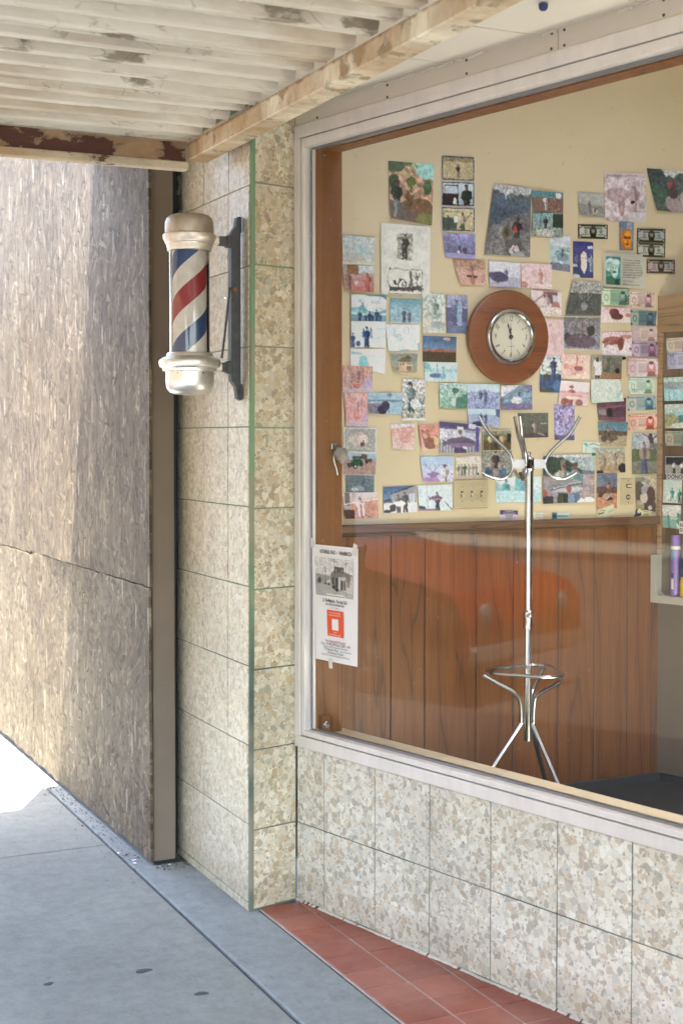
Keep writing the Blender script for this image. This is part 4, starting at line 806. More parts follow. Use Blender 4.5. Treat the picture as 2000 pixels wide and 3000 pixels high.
# entry paving: six inch red tiles set square with the street
g = MB()
xs = [1.976 + .1655 * k for k in range(7)]; yy = [4.931 - .1475 * k for k in range(50)]
def front_x(y): return P0.x + (P0.y - y) * math.tan(WD)
for y1, y0 in zip(yy, yy[1:]):
    for x0, x1 in zip(xs, xs[1:]):
        lim = front_x((y0 + y1) / 2) + .03
        if x0 > lim: continue
        g.box(x0 + .003, min(x1 - .003, lim + .02), y0 + .003, y1 - .003, -.02, .004 + random.uniform(-.0006, .0006), .0015)
structure(g.build('entry_paving', M['red_tile']))
g = MB(); g.poly([(1.969, 4.93, .0012), (1.969, -2.5, .0012), (front_x(-2.5) + .02, -2.5, .0012), (front_x(4.93) + .02, 4.93, .0012)])
structure(g.build('entry_paving_bed', M['tile_grout']))
for i, (x, y, r, lab) in enumerate(((1.081, 4.531, .017, 'small flat dark gum spot nearest the left picture edge'), (1.394, 4.509, .026, 'largest dark gum spot, middle of three on the sidewalk'),
                                    (1.503, 4.244, .021, 'dark gum spot nearest the red tiles on the sidewalk'))):
    g = MB(); n = 22
    rr = [r * (1 + .16 * math.sin(k * 2 * math.pi / n * 2 + i) + .10 * math.sin(k * 2 * math.pi / n * 3 + 2 * i) + random.uniform(-.03, .03)) for k in range(n)]
    lo = [g.p((x + rr[k] * math.cos(2 * math.pi * k / n), y + rr[k] * .8 * math.sin(2 * math.pi * k / n), .0004)) for k in range(n)]
    hi = [g.p((x + .8 * rr[k] * math.cos(2 * math.pi * k / n), y + .64 * rr[k] * math.sin(2 * math.pi * k / n), .0016)) for k in range(n)]
    for k in range(n): g.f.append((lo[k], lo[(k + 1) % n], hi[(k + 1) % n], hi[k]))
    g.f.append(tuple(hi))
    tag(g.build('gum_spot', M['gum'], smooth=True), lab, 'gum spot', 'gum spots on the sidewalk')
# crumbs of dirt and leaf litter along the boards
g = MB()
for k in range(520):
    y = random.uniform(5.66, 8.6); x = 1.765 - abs(random.gauss(0, .045)) - .004
    if random.random() < .18: x -= random.random() * .12
    if 5.9 < y < 6.0 and random.random() < .5: continue
    s = random.uniform(.0015, .0065) * (1.6 if random.random() < .08 else 1)
    a = random.random() * 6.3
    ix = [g.p((x + s * math.cos(a + q * 2.1) * random.uniform(.6, 1.2), y + s * math.sin(a + q * 2.1) * random.uniform(.6, 1.2), .0005)) for q in range(3)]
    tp = g.p((x, y, s * random.uniform(.5, 1.1)))
    for q in range(3): g.f.append((ix[q], ix[(q + 1) % 3], tp))
for k in range(120):
    y = random.uniform(5.52, 5.72); x = random.uniform(1.78, 1.92); s = random.uniform(.0015, .006); a = random.random() * 6
    ix = [g.p((x + s * math.cos(a + q * 2.1), y + s * math.sin(a + q * 2.1), .0025)) for q in range(3)]
    tp = g.p((x, y, .0025 + s * .8))
    for q in range(3): g.f.append((ix[q], ix[(q + 1) % 3], tp))
o = tag(g.build('litter', M['dirt']), 'crumbs of dirt and dry leaves along the foot of the boards', 'litter'); o['kind'] = 'stuff'
g = MB()
for x, y, l, a in ((1.845, 5.60, .012, .9), (1.80, 5.59, .010, 2.2), (1.73, 5.72, .016, .3), (1.70, 5.85, .010, 1.2), (1.72, 5.68, .012, 2.6)):
    c, s = math.cos(a) * l / 2, math.sin(a) * l / 2
    g.box(x - abs(c) - .002, x + abs(c) + .002, y - abs(s) - .002, y + abs(s) + .002, .0005, .003)
o = tag(g.build('paper_scraps', M['paper']), 'tiny pale scraps of paper lying on the sidewalk', 'litter'); o['kind'] = 'stuff'

# ---- boarded front on the left
def ob(x, y): return x - .007 * (y - 5.6)
hoard = thing('board_hoarding', 'weathered grey strand-board hoarding closing the shopfront on the left', 'hoarding', (1.775, 7, 0))
def board(y0, y1, z0, z1, mat, rag=.006):
    g = MB(); n = 40; m = 10
    def edge(k, q): return rag * (random.random() - .5) * 2
    fr = [[None] * (m + 1) for _ in range(n + 1)]
    for k in range(n + 1):
        for q in range(m + 1):
            y = y0 + (y1 - y0) * k / n; z = z0 + (z1 - z0) * q / m
            if q == 0: z += edge(k, q) * 1.4
            if q == m: z += edge(k, q) * .5
            if k in (0, n): y += edge(k, q) * .5
            x = ob(1.77, y) + .004 * math.sin(y * 3.1 + z0) * math.sin(z * 1.7)
            fr[k][q] = (g.p((x, y, z)), g.p((x + .0115, y, z)))
    for k in range(n):
        for q in range(m):
            g.f.append((fr[k][q][0], fr[k][q + 1][0], fr[k + 1][q + 1][0], fr[k + 1][q][0]))
    rim = [(k, 0) for k in range(n)] + [(n, q) for q in range(m)] + [(k, m) for k in range(n, 0, -1)] + [(0, q) for q in range(m, 0, -1)]
    for a, b in zip(rim, rim[1:] + rim[:1]):
        A, B = fr[a[0]][a[1]], fr[b[0]][b[1]]
        g.f.append((A[0], B[0], B[1], A[1]))
    return g.build('board_panel', mat, hoard)
board(5.615, 7.642, .022, 1.1555, M['osb_lower'], .006)
board(7.654, 9.9, .03, 1.142, M['osb_lower'], .006)
board(5.612, 7.702, 1.1600, 3.95, M['osb_upper'], .0025)
board(7.712, 10.1, 1.150, 3.95, M['osb_upper'], .004)
for a, b in ((9.91, 12.3), (12.31, 14.7)): board(a, b, .03, 3.95, M['osb_lower'])
for y_, z_ in ((5.64, .25), (5.645, .82), (5.64, 1.42), (5.64, 2.05), (5.642, 2.62), (6.61, .12), (6.62, 1.04), (6.6, 1.30), (6.61, 1.95), (6.62, 2.55), (7.58, .3), (7.59, .95), (7.64, 1.5), (7.65, 2.3), (7.72, 1.04), (7.78, 1.9)):
    g = MB(); g.lathe([(0, -.0012), (.0038, -.001), (.0042, .004)], (ob(1.77, y_) - .003, y_, z_), 10, 'x'); g.build('nail_head', M['rust'], hoard)
g = MB(); g.box(1.90, 1.97, 5.75, 16, 0, 4.2); g.build('backing_frame', M['dark_metal'], hoard)
g = MB(); g.box(1.787, 1.884, 5.632, 5.72, .012, 3.3, .003)
tag(g.build('timber_post', M['timber']), 'narrow taupe painted timber post between the boards and stone pillar', 'post')

# ---- stone-faced pillar
pil = thing('stone_pillar', 'pillar faced in pebbly cream terrazzo with green grout', 'pillar', (2.0, 5.2, 0))
zl = [.0, .034] + [.034 + .2965 * k for k in range(1, 11)]
zr = [.006 + .3008 * k for k in range(0, 11)]
g = MB()
yl = [4.9135, 5.13, 5.41, 5.735]
def batter(z): return .012 * max(0, z) / 3      # the pillar leans very slightly
for z0, z1 in zip(zl, zl[1:]):
    if z1 - z0 < .02: continue
    for y0, y1 in zip(yl, yl[1:]):
        if y0 > 5.4 and z0 > 2.6: y1 = 5.68
        j = lambda: random.uniform(-.0012, .0012)
        a = j(); g.xf = lambda x, y, z: (x + batter(z), y - .35 * batter(z), z)
        g.box(1.924 + a, 1.95, y0 + .0030, y1 - .0030, z0 + .0024, min(z1, 3.02) - .002, .0016)
g.box(1.925, 1.95, 4.9135, 5.735, .002, .032, .0015)
g.build('street_facing', M['terrazzo_street'], pil)
g = MB()
dirp = Vector((2.142 - 1.938, 4.956 - 4.905, 0)); Lp = dirp.length; dirp.normalize(); nrp = Vector((dirp.y, -dirp.x, 0))
def pr_(s, d, z): return Vector((1.938, 4.905, z)) + dirp * s + nrp * d + Vector((batter(z), -.35 * batter(z), 0)) * (1 - max(0, s) / Lp)
for z0, z1 in zip(zr, zr[1:]):
    g.xf = pr_
    g.box(.0075, Lp - .004, -.02, random.uniform(-.0008, .0008), z0 + .0024, min(z1, 3.02) - .0024, .0016)
g.build('return_facing', M['terrazzo_return'], pil)
g = MB(); n = 1
for z0, z1 in ((-.02, 1.0), (1.0, 2.0), (2.0, 3.03)):
    pts = []
    for z in (z0, z1):
        b = batter(z)
        pts.append([(1.9275 + b, 4.913 - .35 * b), (1.930 + b, 4.9055 - .35 * b), (1.9405 + b, 4.9065 - .35 * b), (2.139, 4.9568), (2.152, 5.0), (2.14, 5.735), (1.9275 + b, 5.735)])
    A = [g.p((x, y, z0)) for x, y in pts[0]]; B = [g.p((x, y, z1)) for x, y in pts[1]]; m = len(A)
    for k in range(m): g.f.append((A[k], A[(k + 1) % m], B[(k + 1) % m], B[k]))
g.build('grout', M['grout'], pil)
g = MB()
for k in range(26):
    y = random.uniform(5.66, 5.735); z = random.uniform(2.62, 2.86); s = random.uniform(.008, .022)
    g.box(1.935, 1.945 + s, y, y + s, z, z + s * 1.3, .003)
g.build('broken_mortar', M['mortar'], pil)

# ---- low wall under the window
low = thing('low_stone_wall', 'low wall of whitish pebble terrazzo tiles beneath the shop window', 'wall', tuple(w(1, .1, 0)))
ss = [.0, .170, .467, .759, 1.056, 1.348, 1.645, 1.94, 2.237, 2.53, 2.83, 3.12, 3.42, 3.72, 4.02, 4.32, 4.62, 4.92, 5.22, 5.52]
g = MB(w)
for z0, z1 in ((.010, .305), (.305, .598)):
    for a, b in zip(ss, ss[1:]):
        gp = .0029 if random.random() < .6 else .0019
        g.box(a + gp, b - gp, random.uniform(-.0008, .0008), .02, z0 + .0022, z1 - .0022, .0016)
g.build('tile_facing', M['terrazzo_low'], low)
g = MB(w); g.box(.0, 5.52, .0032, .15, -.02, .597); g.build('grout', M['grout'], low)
g = MB(w); n = 520; A = []
for k in range(n + 1):
    q = 3.6 * k / n; o_ = .0045 + .005 * abs(math.sin(q * 7.3) * math.sin(q * 23)) + random.uniform(0, .0045); h = .007 + .006 * abs(math.sin(q * 5.1 + 1)) * random.uniform(.6, 1.2)
    A.append((g.p((q, -o_, .0046)), g.p((q, -o_ * .45, h * .8)), g.p((q, .002, h))))
for u, v in zip(A, A[1:]):
    if random.random() < .12: continue
    g.f.append((u[0], v[0], v[1], u[1])); g.f.append((u[1], v[1], v[2], u[2]))
g.build('mortar_bead', M['mortar'], low)

# ---- shop window
win = thing('shop_window', 'big aluminium framed barbershop window with one clear pane', 'window', tuple(w(2, .03, .6)))
SE = 5.5
g = MB(w); c = .0018
g.box(.002, SE, -.012, .03, .599, .6425, c); g.box(.002, SE, -.012, .03, 2.8935, 2.942, c)
g.box(.002, .0385, -.0125, .03, .6425, 2.8935, c); g.box(SE - .04, SE, -.012, .03, .6425, 2.8935, c)
g.build('outer_frame', M['aluminium'], win)
g = MB(w)
g.box(.042, SE - .043, -.008, .045, .6460, .6660, c); g.box(.042, SE - .043, -.008, .045, 2.8570, 2.8905, c)
g.box(.042, .0625, -.009, .045, .666, 2.857, c); g.box(SE - .064, SE - .043, -.008, .045, .666, 2.857, c)
g.build('inner_frame', M['aluminium'], win)
g = MB(w)
g.box(.0385, SE - .0385, .0, .04, .6425, .646); g.box(.0385, SE - .0385, .0, .04, 2.8905, 2.8935); g.box(.0385, .042, .0, .04, .646, 2.8905)
g.build('frame_groove', M['dark_metal'], win)
g = MB(w)
g.box(.0625, SE - .064, .023, .045, .666, .6735, .001); g.box(.0625, SE - .064, .023, .045, 2.8475, 2.857, .001)
g.box(.0625, .076, .020, .045, .6735, 2.8475, .001)
g.build('glazing_bead', M['bead'], win)
g = MB(w); g.box(.0782, .0815, .019, .045, .6735, 2.8475); g.build('bead_strip', M['aluminium'], win)
for k in range(9):
    g = MB(w); g.lathe([(.0, -.0015), (.0028, -.0012), (.003, .0)], (.0705, .0195, .8 + k * .247), 10, 'y'); g.build('bead_screw', M['chrome_dull'], win)
g = MB(w); g.quad((.07, .034, .668), (SE - .06, .034, .668), (SE - .06, .034, 2.853), (.07, .034, 2.853))
g.build('pane', M['glass'], win)
g = MB(w)
for a in range(18): g.box(.06 + a * .304, .06 + (a + 1) * .304 - .0018, .047, .172, .60, .655 + random.uniform(-.0003, .0003), .002)
g.build('inside_sill', M['sill_tile'], win)
g = MB(w); g.box(.0, SE, .055, .13, 2.8465, 3.76, .002); g.build('inside_lintel', M['post_wood'], win)

# ---- header board over the window, soffit and canopy
hd = thing('header_board', 'pale painted header board with black screws above the window', 'board', tuple(w(1, 0, 2.95)))
g = MB(w); g.box(.0, 1.338, -.004, .03, 2.944, 3.80, .001); g.box(1.3405, SE, -.004, .03, 2.944, 3.80, .001); g.build('fascia_strip', M['header'], hd)
g = MB(w)
for s, z in ((.138, 2.952), (.539, 2.993), (.539, 2.952), (.937, 2.996), (.938, 2.953), (1.314, 2.998), (1.312, 2.953), (1.365, 2.998), (1.365, 2.952), (1.74, 2.997), (1.74, 2.955), (2.2, 2.955), (2.2, 2.997)):
    g = MB(w); g.lathe([(.0, -.0065), (.0042, -.006), (.0048, -.0035)], (s, 0, z), 12, 'y'); g.build('screw', M['dark_metal'], hd)
can = thing('canopy', 'corrugated sidewalk canopy with flaking cream paint and rust stains', 'canopy', (.5, 2, 2.9))
g = MB(); prof = []
y = 5.235; k = 0; pitch = .1455
while y > -4:
    seam = (k % 4 == 0)
    prof += [(y, 2.904), (y - .046, 2.904), (y - .066, 2.962), (y - .112, 2.962), (y - .1455 + .006, 2.906)]
    if seam: prof += [(y - .1455 + .004, 2.897), (y - .1455 + .001, 2.897), (y - .1455 + .001, 2.904)]
    y -= pitch; k += 1
segs = 24; xs_ = [-1.5 + (1.80 - -1.5) * q / segs for q in range(segs + 1)]
rows = []
for q, x in enumerate(xs_):
    rows.append([g.p((x, py, pz + .0016 * math.sin(x * 5 + py * 9) + random.uniform(-.0006, .0006))) for py, pz in prof])
top = [[g.p((x, py, 2.985)) for py in (5.235, prof[-1][0])] for x in (xs_[0], xs_[-1])]
for q in range(segs):
    for i in range(len(prof) - 1): g.f.append((rows[q][i], rows[q][i + 1], rows[q + 1][i + 1], rows[q + 1][i]))
g.f.append((top[0][0], top[0][1], top[1][1], top[1][0]))
g.build('corrugated_deck', M['deck'], can, fix=False)
g = MB()
for a, b in ((5.215, 3.4), (3.398, 1.2), (1.198, -4)):
    g.box(1.80, 1.885, b, a, 2.832, 2.899, .004)
b_ = g.build('wall_beam', M['beam'], can)
g = MB(); g.box(-1.5, 1.798, 5.222, 5.24, 2.828, 2.905, .002); g.build('end_beam', M['end_beam'], can)
g = MB(); g.box(-1.5, 1.806, 5.208, 5.262, 2.798, 2.8285, .004); g.build('end_beam_lip', M['end_lip'], can)
g = MB(); g.box(-1.58, -1.50, -4, 5.25, 2.62, 3.06, .004); g.build('street_beam', M['beam'], can)
bp = [(-1.58, 13), (.3, 13), (.3, 5.95), (1.39, 5.95), (1.59, 6.34), (1.768, 6.34)]  # wall end follows the board shadow; street arm added to shade the mirrored pavement
g = MB(); g.prism([(-1.58, 4.6), (1.768, 4.6)] + bp[::-1], 2, 3.10, 3.22)
g.build('shading_roof_edge', M['header'], can)
g = MB(); g.prism([(-1.56, -4), (front_x(-4), -4), (front_x(4.9) + .04, 4.9), (front_x(4.9) + .04, 5.24), (-1.56, 5.24)], 2, 3.045, 3.075); g.build('sun_leak_cover', M['header'], can)  # unseen cover added above the deck to stop sun leaking past the beam
g = MB(); g.box(1.7685, 2.5, 5.19, 5.606, 3.08, 3.21); g.box(1.80, 2.5, 5.606, 6.1, 3.09, 3.21); g.build('sun_blocker', M['header'], can)  # unseen slabs added to keep the sun off the pillar top and post
g = MB(); e = .0016
for a, b in ((5.0, 4.532), (4.528, 4.135), (4.131, 3.735), (3.731, 3.33), (3.326, 2.9), (2.896, 2.4), (2.396, 1.0), (.996, -2)):
    g.prism([(1.84, b + e), (front_x(b + e) - .002, b + e), (front_x(a - e) - .002, a - e), (1.84, a - e)], 2, 3.006, 3.03)
g.build('soffit_panel', M['soffit'], can)
g = MB(); g.lathe([(.014, -.004), (.013, -.016), (.008, -.022), (0, -.024)], (2.254, 3.449, 3.006), 16); g.build('soffit_plug', M['blue_ink'], can, True)
for k in range(30):
    g = MB(); s = .5 + k * .08 + random.uniform(-.02, .02); q = random.uniform(.03, .09)
    p_ = w(s, -.004, 3.0)
    if random.random() < .55: g.box(p_.x - .01, p_.x + .004, p_.y - q / 2, p_.y + q / 2, 3.0 - .004 * random.random(), 3.004); g.build('caulk_bead', M['soffit'], can)

# ---- barber pole
PX, PY = 1.729, 4.985
ZB = 2.592
def zc(c): return ZB - (c - 170) * .2637 / 797
def rc(wd_): return wd_ * .2637 / 797 / 2
bp_ = thing('barber_pole', 'red white and blue striped barber pole with tarnished metal caps', 'barber pole', (PX, PY, 1.93))
g = MB(); g.lathe([(0, zc(168)), (rc(200), zc(169)), (rc(340), zc(176)), (rc(440), zc(192)), (rc(505), zc(222)), (rc(532), zc(262)), (rc(540), zc(320)), (rc(540), zc(392))], (PX, PY, 0), 64)
g.build('top_cap', M['pole_cap'], bp_, True)
g = MB(); g.lathe([(rc(535), zc(386)), (rc(562), zc(392)), (rc(585), zc(402)), (rc(588), zc(425)), (rc(572), zc(455)), (rc(548), zc(470)), (rc(540), zc(492)), (rc(515), zc(500)), (rc(508), zc(530)), (rc(490), zc(545)), (rc(486), zc(578)), (rc(450), zc(580))], (PX, PY, 0), 64)
g.build('top_collar', M['pole_collar'], bp_, True)
g = MB(); g.lathe([(rc(452), zc(1700)), (rc(495), zc(1704)), (rc(512), zc(1716)), (rc(520), zc(1740)), (rc(600), zc(1756)), (rc(640), zc(1772)), (rc(675), zc(1785)), (rc(684), zc(1800)), (rc(684), zc(1828)), (rc(668), zc(1858)), (rc(630), zc(1872)), (rc(605), zc(1878)), (rc(600), zc(1905)), (rc(560), zc(1912)), (rc(530), zc(1914))], (PX, PY, 0), 64)
g.build('bottom_collar', M['pole_base'], bp_, True)
g = MB(); g.lathe([(rc(536), zc(1910)), (rc(536), zc(2010)), (rc(530), zc(2060)), (rc(505), zc(2105)), (rc(440), zc(2142)), (rc(330), zc(2162)), (rc(160), zc(2170)), (0, zc(2171))], (PX, PY, 0), 64)
g.build('bottom_bowl', M['pole_base'], bp_, True)
cam_az = math.atan2(0 - PY, 0 - PX)
M['stripes'] = stripes(PX, PY, 2.3025, .328, cam_az)
g = MB(); g.lathe([(rc(376), zc(575)), (rc(376), zc(1705))], (PX, PY, 0), 64); g.build('striped_cylinder', M['stripes'], bp_, True)
g = MB(); g.lathe([(rc(446), zc(560)), (rc(446), zc(1712))], (PX, PY, 0), 64, caps=False); g.build('glass_tube', M['tube_glass'], bp_, True)
br = MB()
br.prism([(1.922, 2.594), (1.908, 2.590), (1.903, 2.556), (1.886, 2.532), (1.884, 1.985), (1.903, 1.962), (1.908, 1.92), (1.922, 1.912)], 1, 4.966, 4.994)
br.box(1.868, 1.89, 4.962, 4.998, 2.478, 2.522, .004); br.box(1.868, 1.89, 4.962, 4.998, 2.012, 2.058, .004)
br.box(1.838, 1.872, 4.968, 4.992, 2.483, 2.518, .004); br.box(1.848, 1.872, 4.968, 4.992, 2.018, 2.052, .004)
for z in (2.562, 1.945): br.box(1.918, 1.9245, 4.958, 5.002, z - .03, z + .03, .003)
bk = br.build('bracket', M['iron'], bp_)
g = MB(); g.box(1.80, 1.845, 4.970, 4.990, 2.486, 2.516, .004); g.build('bracket_lug', M['pole_collar'], bp_)
g = MB(); g.box(1.81, 1.855, 4.970, 4.990, 2.020, 2.050, .004); g.build('bracket_lug', M['pole_collar'], bp_)
g = MB(); g.lathe([(0, -.012), (.009, -.010), (.010, 0)], (1.898, 4.966, 2.322), 6, 'y'); g.build('bolt', M['rust'], bp_)
g = MB(); pts = [(1.884, 4.972, 2.33), (1.878, 4.968, 2.31), (1.870, 4.966, 2.25), (1.858, 4.968, 2.14), (1.848, 4.972, 2.06)]
full = []
for a, b in zip(pts, pts[1:]):
    for q in range(10): full.append(Vector(a).lerp(Vector(b), q / 10))
g.tube(full, [.0042 + .0006 * (q % 2) for q in range(len(full))], 8); g.build('cable', M['iron'], bp_, True)
g = MB(); g.lathe([(0, -.006), (.004, -.004), (.004, .004), (0, .006)], (1.862, 4.964, 2.29), 8, 'y'); g.build('cable_clip', M['chrome_dull'], bp_, True)
g = MB()
for a in (-.55, .55, 1.6): 
    q = cam_az + a; r_ = rc(538); x, y = PX + r_ * math.cos(q), PY + r_ * math.sin(q)
    g = MB(); g.tube([(x, y, zc(1936)), (x + .003 * math.cos(q), y + .003 * math.sin(q), zc(1936))], .0032, 8); g.build('cap_screw', M['chrome_dull'], bp_)

# ---- notice taped outside the glass
no = thing('taped_notice', 'white paper notice about a historical walk taped to the window', 'notice', tuple(w(.2, .018, 1.0)))
def nt_(u, v, d=.0165): 
    l0, l1 = .078, .099; s = (l0 + (l1 - l0) * v) * (1 - u) + (.353 + (.350 - .353) * v) * u
    return w(s, d - .0025 * math.sin(v * 6) * (1 - u), 1.3735 - v * .431)
g = MB(); n = 24
gr = [[g.p(nt_(i / n, j / n)) for i in range(n + 1)] for j in range(n + 1)]
for j in range(n):
    for i in range(n): g.f.append((gr[j][i], gr[j + 1][i], gr[j + 1][i + 1], gr[j][i + 1]))
g.build('paper_sheet', M['paper'], no, True)
RV = -WV
def ntx(s, u, v, size, mat=None, sx=1.0, al='CENTER', bold=0.0, nm='lettering', sh=0.0):
    return text(nm, s, nt_(u, v, .0125), RV, UP, size, mat or M['ink'], no, al, sx, bold, sh)
ntx('HISTORICAL WALK', .36, .056, .0205, sx=.53, bold=.0004); ntx('of', .565, .060, .013, sx=.7); ntx('WINNEMUCCA', .745, .058, .0205, sx=.53, bold=.0004)
g = MB()
for v0, v1, u0, u1 in ((.02, .0215, .03, .97), (.093, .0945, .03, .97)):
    g.quad(nt_(u0, v0, .0128), nt_(u1, v0, .0128), nt_(u1, v1, .0128), nt_(u0, v1, .0128))
for u0 in (.03, .967): g.quad(nt_(u0, .02, .0128), nt_(u0 + .003, .02, .0128), nt_(u0 + .003, .094, .0128), nt_(u0, .094, .0128))
g.build('ruled_box', M['tape'], no)
st = ('G ccc ddd;H .45 999 .06 2;P 0 0 1 .5 N 4 .2;Q .42 .42 .55 .25 1 .4 1 .86 .7 .82 .42 .62 777;Q .62 .48 1 .42 1 .9 .62 .78 bbb;H .93 999 .01 3;Q 0 .72 .3 .66 .7 .84 1 .92 1 1 0 1 aaa;'
      'R .52 .22 .76 .36 433;R .54 .24 .74 .34 988;R .56 .255 .72 .285 554;R .58 .3 .70 .325 554;L .52 .0 .52 .75 .012 444;L .44 .08 .6 .1 .012 444;L .46 .04 .58 .05 .01 444;L .28 .25 .28 .7 .01 444;L .23 .3 .33 .3 .01 444;L .24 .35 .32 .35 .01 444;L .2 .38 .2 .7 .008 555;'
      'L .82 .1 .82 .92 .012 555;L .76 .12 .88 .1 .01 555;R .46 .5 .5 .68 332;R .55 .5 .61 .74 332;R .68 .55 .74 .8 443;R .76 .55 .8 .8 443;R .84 .55 .92 .7 887;E .88 .5 .06 .09 776;'
      'Q .3 .6 .42 .56 .42 .62 .3 .66 ccb;E .5 .74 .05 .05 333;E .58 .8 .05 .05 333;E .36 .68 .03 .03 444;E .28 .67 .03 .03 444;E .12 .6 .04 .08 443;E .09 .62 .03 .05 443;N 26 .4;R .3 .93 .75 .95 eed')
sheet('street_picture', nt_(.075, .105, .0135), nt_(.905, .105, .0135), nt_(.905, .435, .0135), nt_(.075, .435, .0135), -WN, st, no, 0, 77, .0026, False, 1.0, (1, 1, 1))
text('lettering', 'AMERICAN', nt_(.605, .186, .0118), RV, UP, .0085, M['ink'], no, sx=.75); text('lettering', 'THEATRE', nt_(.605, .207, .0118), RV, UP, .007, M['ink'], no, sx=.75)
ntx('25. The Magnolia \u2013 The Ideal Club', .5, .474, .0175, sx=.60, bold=.0003); ntx('(Now occupied by Club Barber Shop)', .5, .505, .0115, sx=.62, bold=.0002); ntx('331 S. Bridge', .5, .531, .0105, M['grey_ink'], sx=.8)
g = MB(); g.quad(nt_(.315, .553, .0128), nt_(.685, .553, .0128), nt_(.685, .778, .0128), nt_(.315, .778, .0128)); g.build('orange_square', M['orange'], no)
g = MB(); g.quad(nt_(.43, .626, .0118), nt_(.58, .626, .0118), nt_(.58, .722, .0118), nt_(.43, .722, .0118)); g.build('blank_square', M['paper'], no)
for s, v in (('For more photos and information', .574), ('on this property, scan the QR code.', .594)): text('lettering', s, nt_(.5, v, .0112), RV, UP, .0085, M['paper'], no, sx=.62)
for s, v in (('Or visit', .741), ('HistoricWinnemucca.com', .762)): text('lettering', s, nt_(.5, v, .0112), RV, UP, .0085, M['paper'], no, sx=.72)
ntx('Visit Humboldt Museum!', .5, .823, .0155, M['red_ink'], sx=.78); ntx('Tues \u2013 Fri 9AM-4PM & Sat 10AM \u2013 4PM', .5, .850, .0145, sx=.74); ntx('Admission is FREE - Donations are Appreciated', .5, .873, .0088, sx=.85)
ntx('175 Museum Way', .39, .896, .0145, sx=.8); ntx('(next to Pioneer Park)', .74, .898, .0088, sx=.8); ntx('Winnemucca, Nevada', .5, .922, .0135, sx=.8); ntx('(775) 623-2912 - HistoricWinnemucca@HumboldtMuseum.org', .5, .945, .0088, sx=.74)
g = MB()
for (u, v, a, b, an) in ((.02, -.012, .018, .036, .2), (.955, .012, .024, .042, -.25), (.39, 1.012, .022, .038, .15)):
    cx_ = nt_(u, v, .0105); r_ = Vector(RV) * math.cos(an) + Vector(UP) * math.sin(an); u_ = Vector(UP) * math.cos(an) - Vector(RV) * math.sin(an)
    g = MB(); g.poly([cx_ + r_ * (sx_ * a / 2) + u_ * (sy_ * b / 2) for sx_, sy_ in ((-1, -1), (1, -1), (1, 1), (-1, 1))]); g.build('tape_strip', M['tape'], no)

# ---- inside: wall of prints, panelling, rail
iw = thing('interior_wall', 'cream inside wall over brown wood panelling, covered in prints', 'wall', (3.0, YW + .05, .26))
g = MB(); g.box(2.16, 7.2, YW, YW + .14, .2, 3.80); g.build('plaster_face', M['plaster'], iw)
gx = [2.2, 2.588, 2.742, 2.982, 3.16, 3.385, 3.566, 3.74, 3.87, 3.95, 4.2, 4.4, 4.6]
g = MB()
for a, b in zip(gx, gx[1:]): g.box(a + .0022, b - .0022, YW - .009, YW + .002, .27, 1.392, .0015)
g.build('wood_panelling', M['wainscot'], iw)
g = MB(); g.box(2.2, 4.6, YW - .004, YW + .001, .27, 1.392); g.build('panel_groove', M['dark_metal'], iw)
g = MB(); g.box(2.2, 3.905, YW - .030, YW + .001, 1.397, 1.431, .006); g.box(2.2, 3.89, YW - .016, YW + .001, 1.384, 1.397, .003); g.build('chair_rail', M['rail_wood'], iw)
g = MB(); g.box(2.2, 4.6, YW - .02, YW, .26, .30, .003); g.build('skirting', M['dark_metal'], iw)
g = MB(); g.box(2.19, 2.297, 4.876, YW - .001, .6555, 2.95, .003)
tag(g.build('wall_post', M['post_wood']), 'orange brown varnished board upright just inside the window at left', 'post')
# rest of the shop that closes the room
def room(z0, z1, hole=None):
    """slab bounded by the slanted front, with an optional added opening that lets daylight in"""
    g = MB(); xa, xb, ya, yb = hole or (5, 5, 2, 2)
    def strip(x0, x1, y0, y1):
        f = lambda x, y: max(x, front_x(y) + .06)
        i = [g.p((f(x, y), y, z)) for x, y in ((x0, y0), (x1, y0), (x1, y1), (x0, y1)) for z in (z0, z1)]
        for q in ((0, 2, 4, 6), (1, 3, 5, 7), (0, 1, 3, 2), (2, 3, 5, 4), (4, 5, 7, 6), (6, 7, 1, 0)): g.f.append(tuple(i[k] for k in q))
    if hole:
        strip(0, 8.3, yb, 5.2); strip(0, xa, ya, yb); strip(xb, 8.3, ya, yb); strip(0, 8.3, -1.1, ya)
    else: strip(0, 8.3, -1.1, 5.2)
    return g
structure(room(.13, .26).build('shop_floor', M['floor_dark']))
ADDED_SKY_HOLE = (2.4, 3.5, .6, 3.5)  # unseen roof opening added so sun and sky brighten the shop
structure(room(3.75, 3.95, ADDED_SKY_HOLE).build('shop_ceiling', M['ceiling']))
g = MB(); g.box(8.2, 8.35, -1.2, 5.2, .2, 3.8); tag(g.build('back_wall', M['brown_wall']), 'plain brown wall at the back of the shop', 'wall')
g = MB(); g.box(3.45, 8.3, -1.2, -1.05, .2, 3.8); tag(g.build('far_side_wall', M['brown_wall']), 'plain brown side wall opposite the prints', 'wall')

g = MB(); g.box(2.9, 4.35, 3.9, 5.02, .2605, .266, .003); tag(g.build('floor_shade_sheet', M['rubber']), 'dark rubber mat on the shop floor below the panelling', 'mat')  # dark sheet added in place of shade on the pale floor
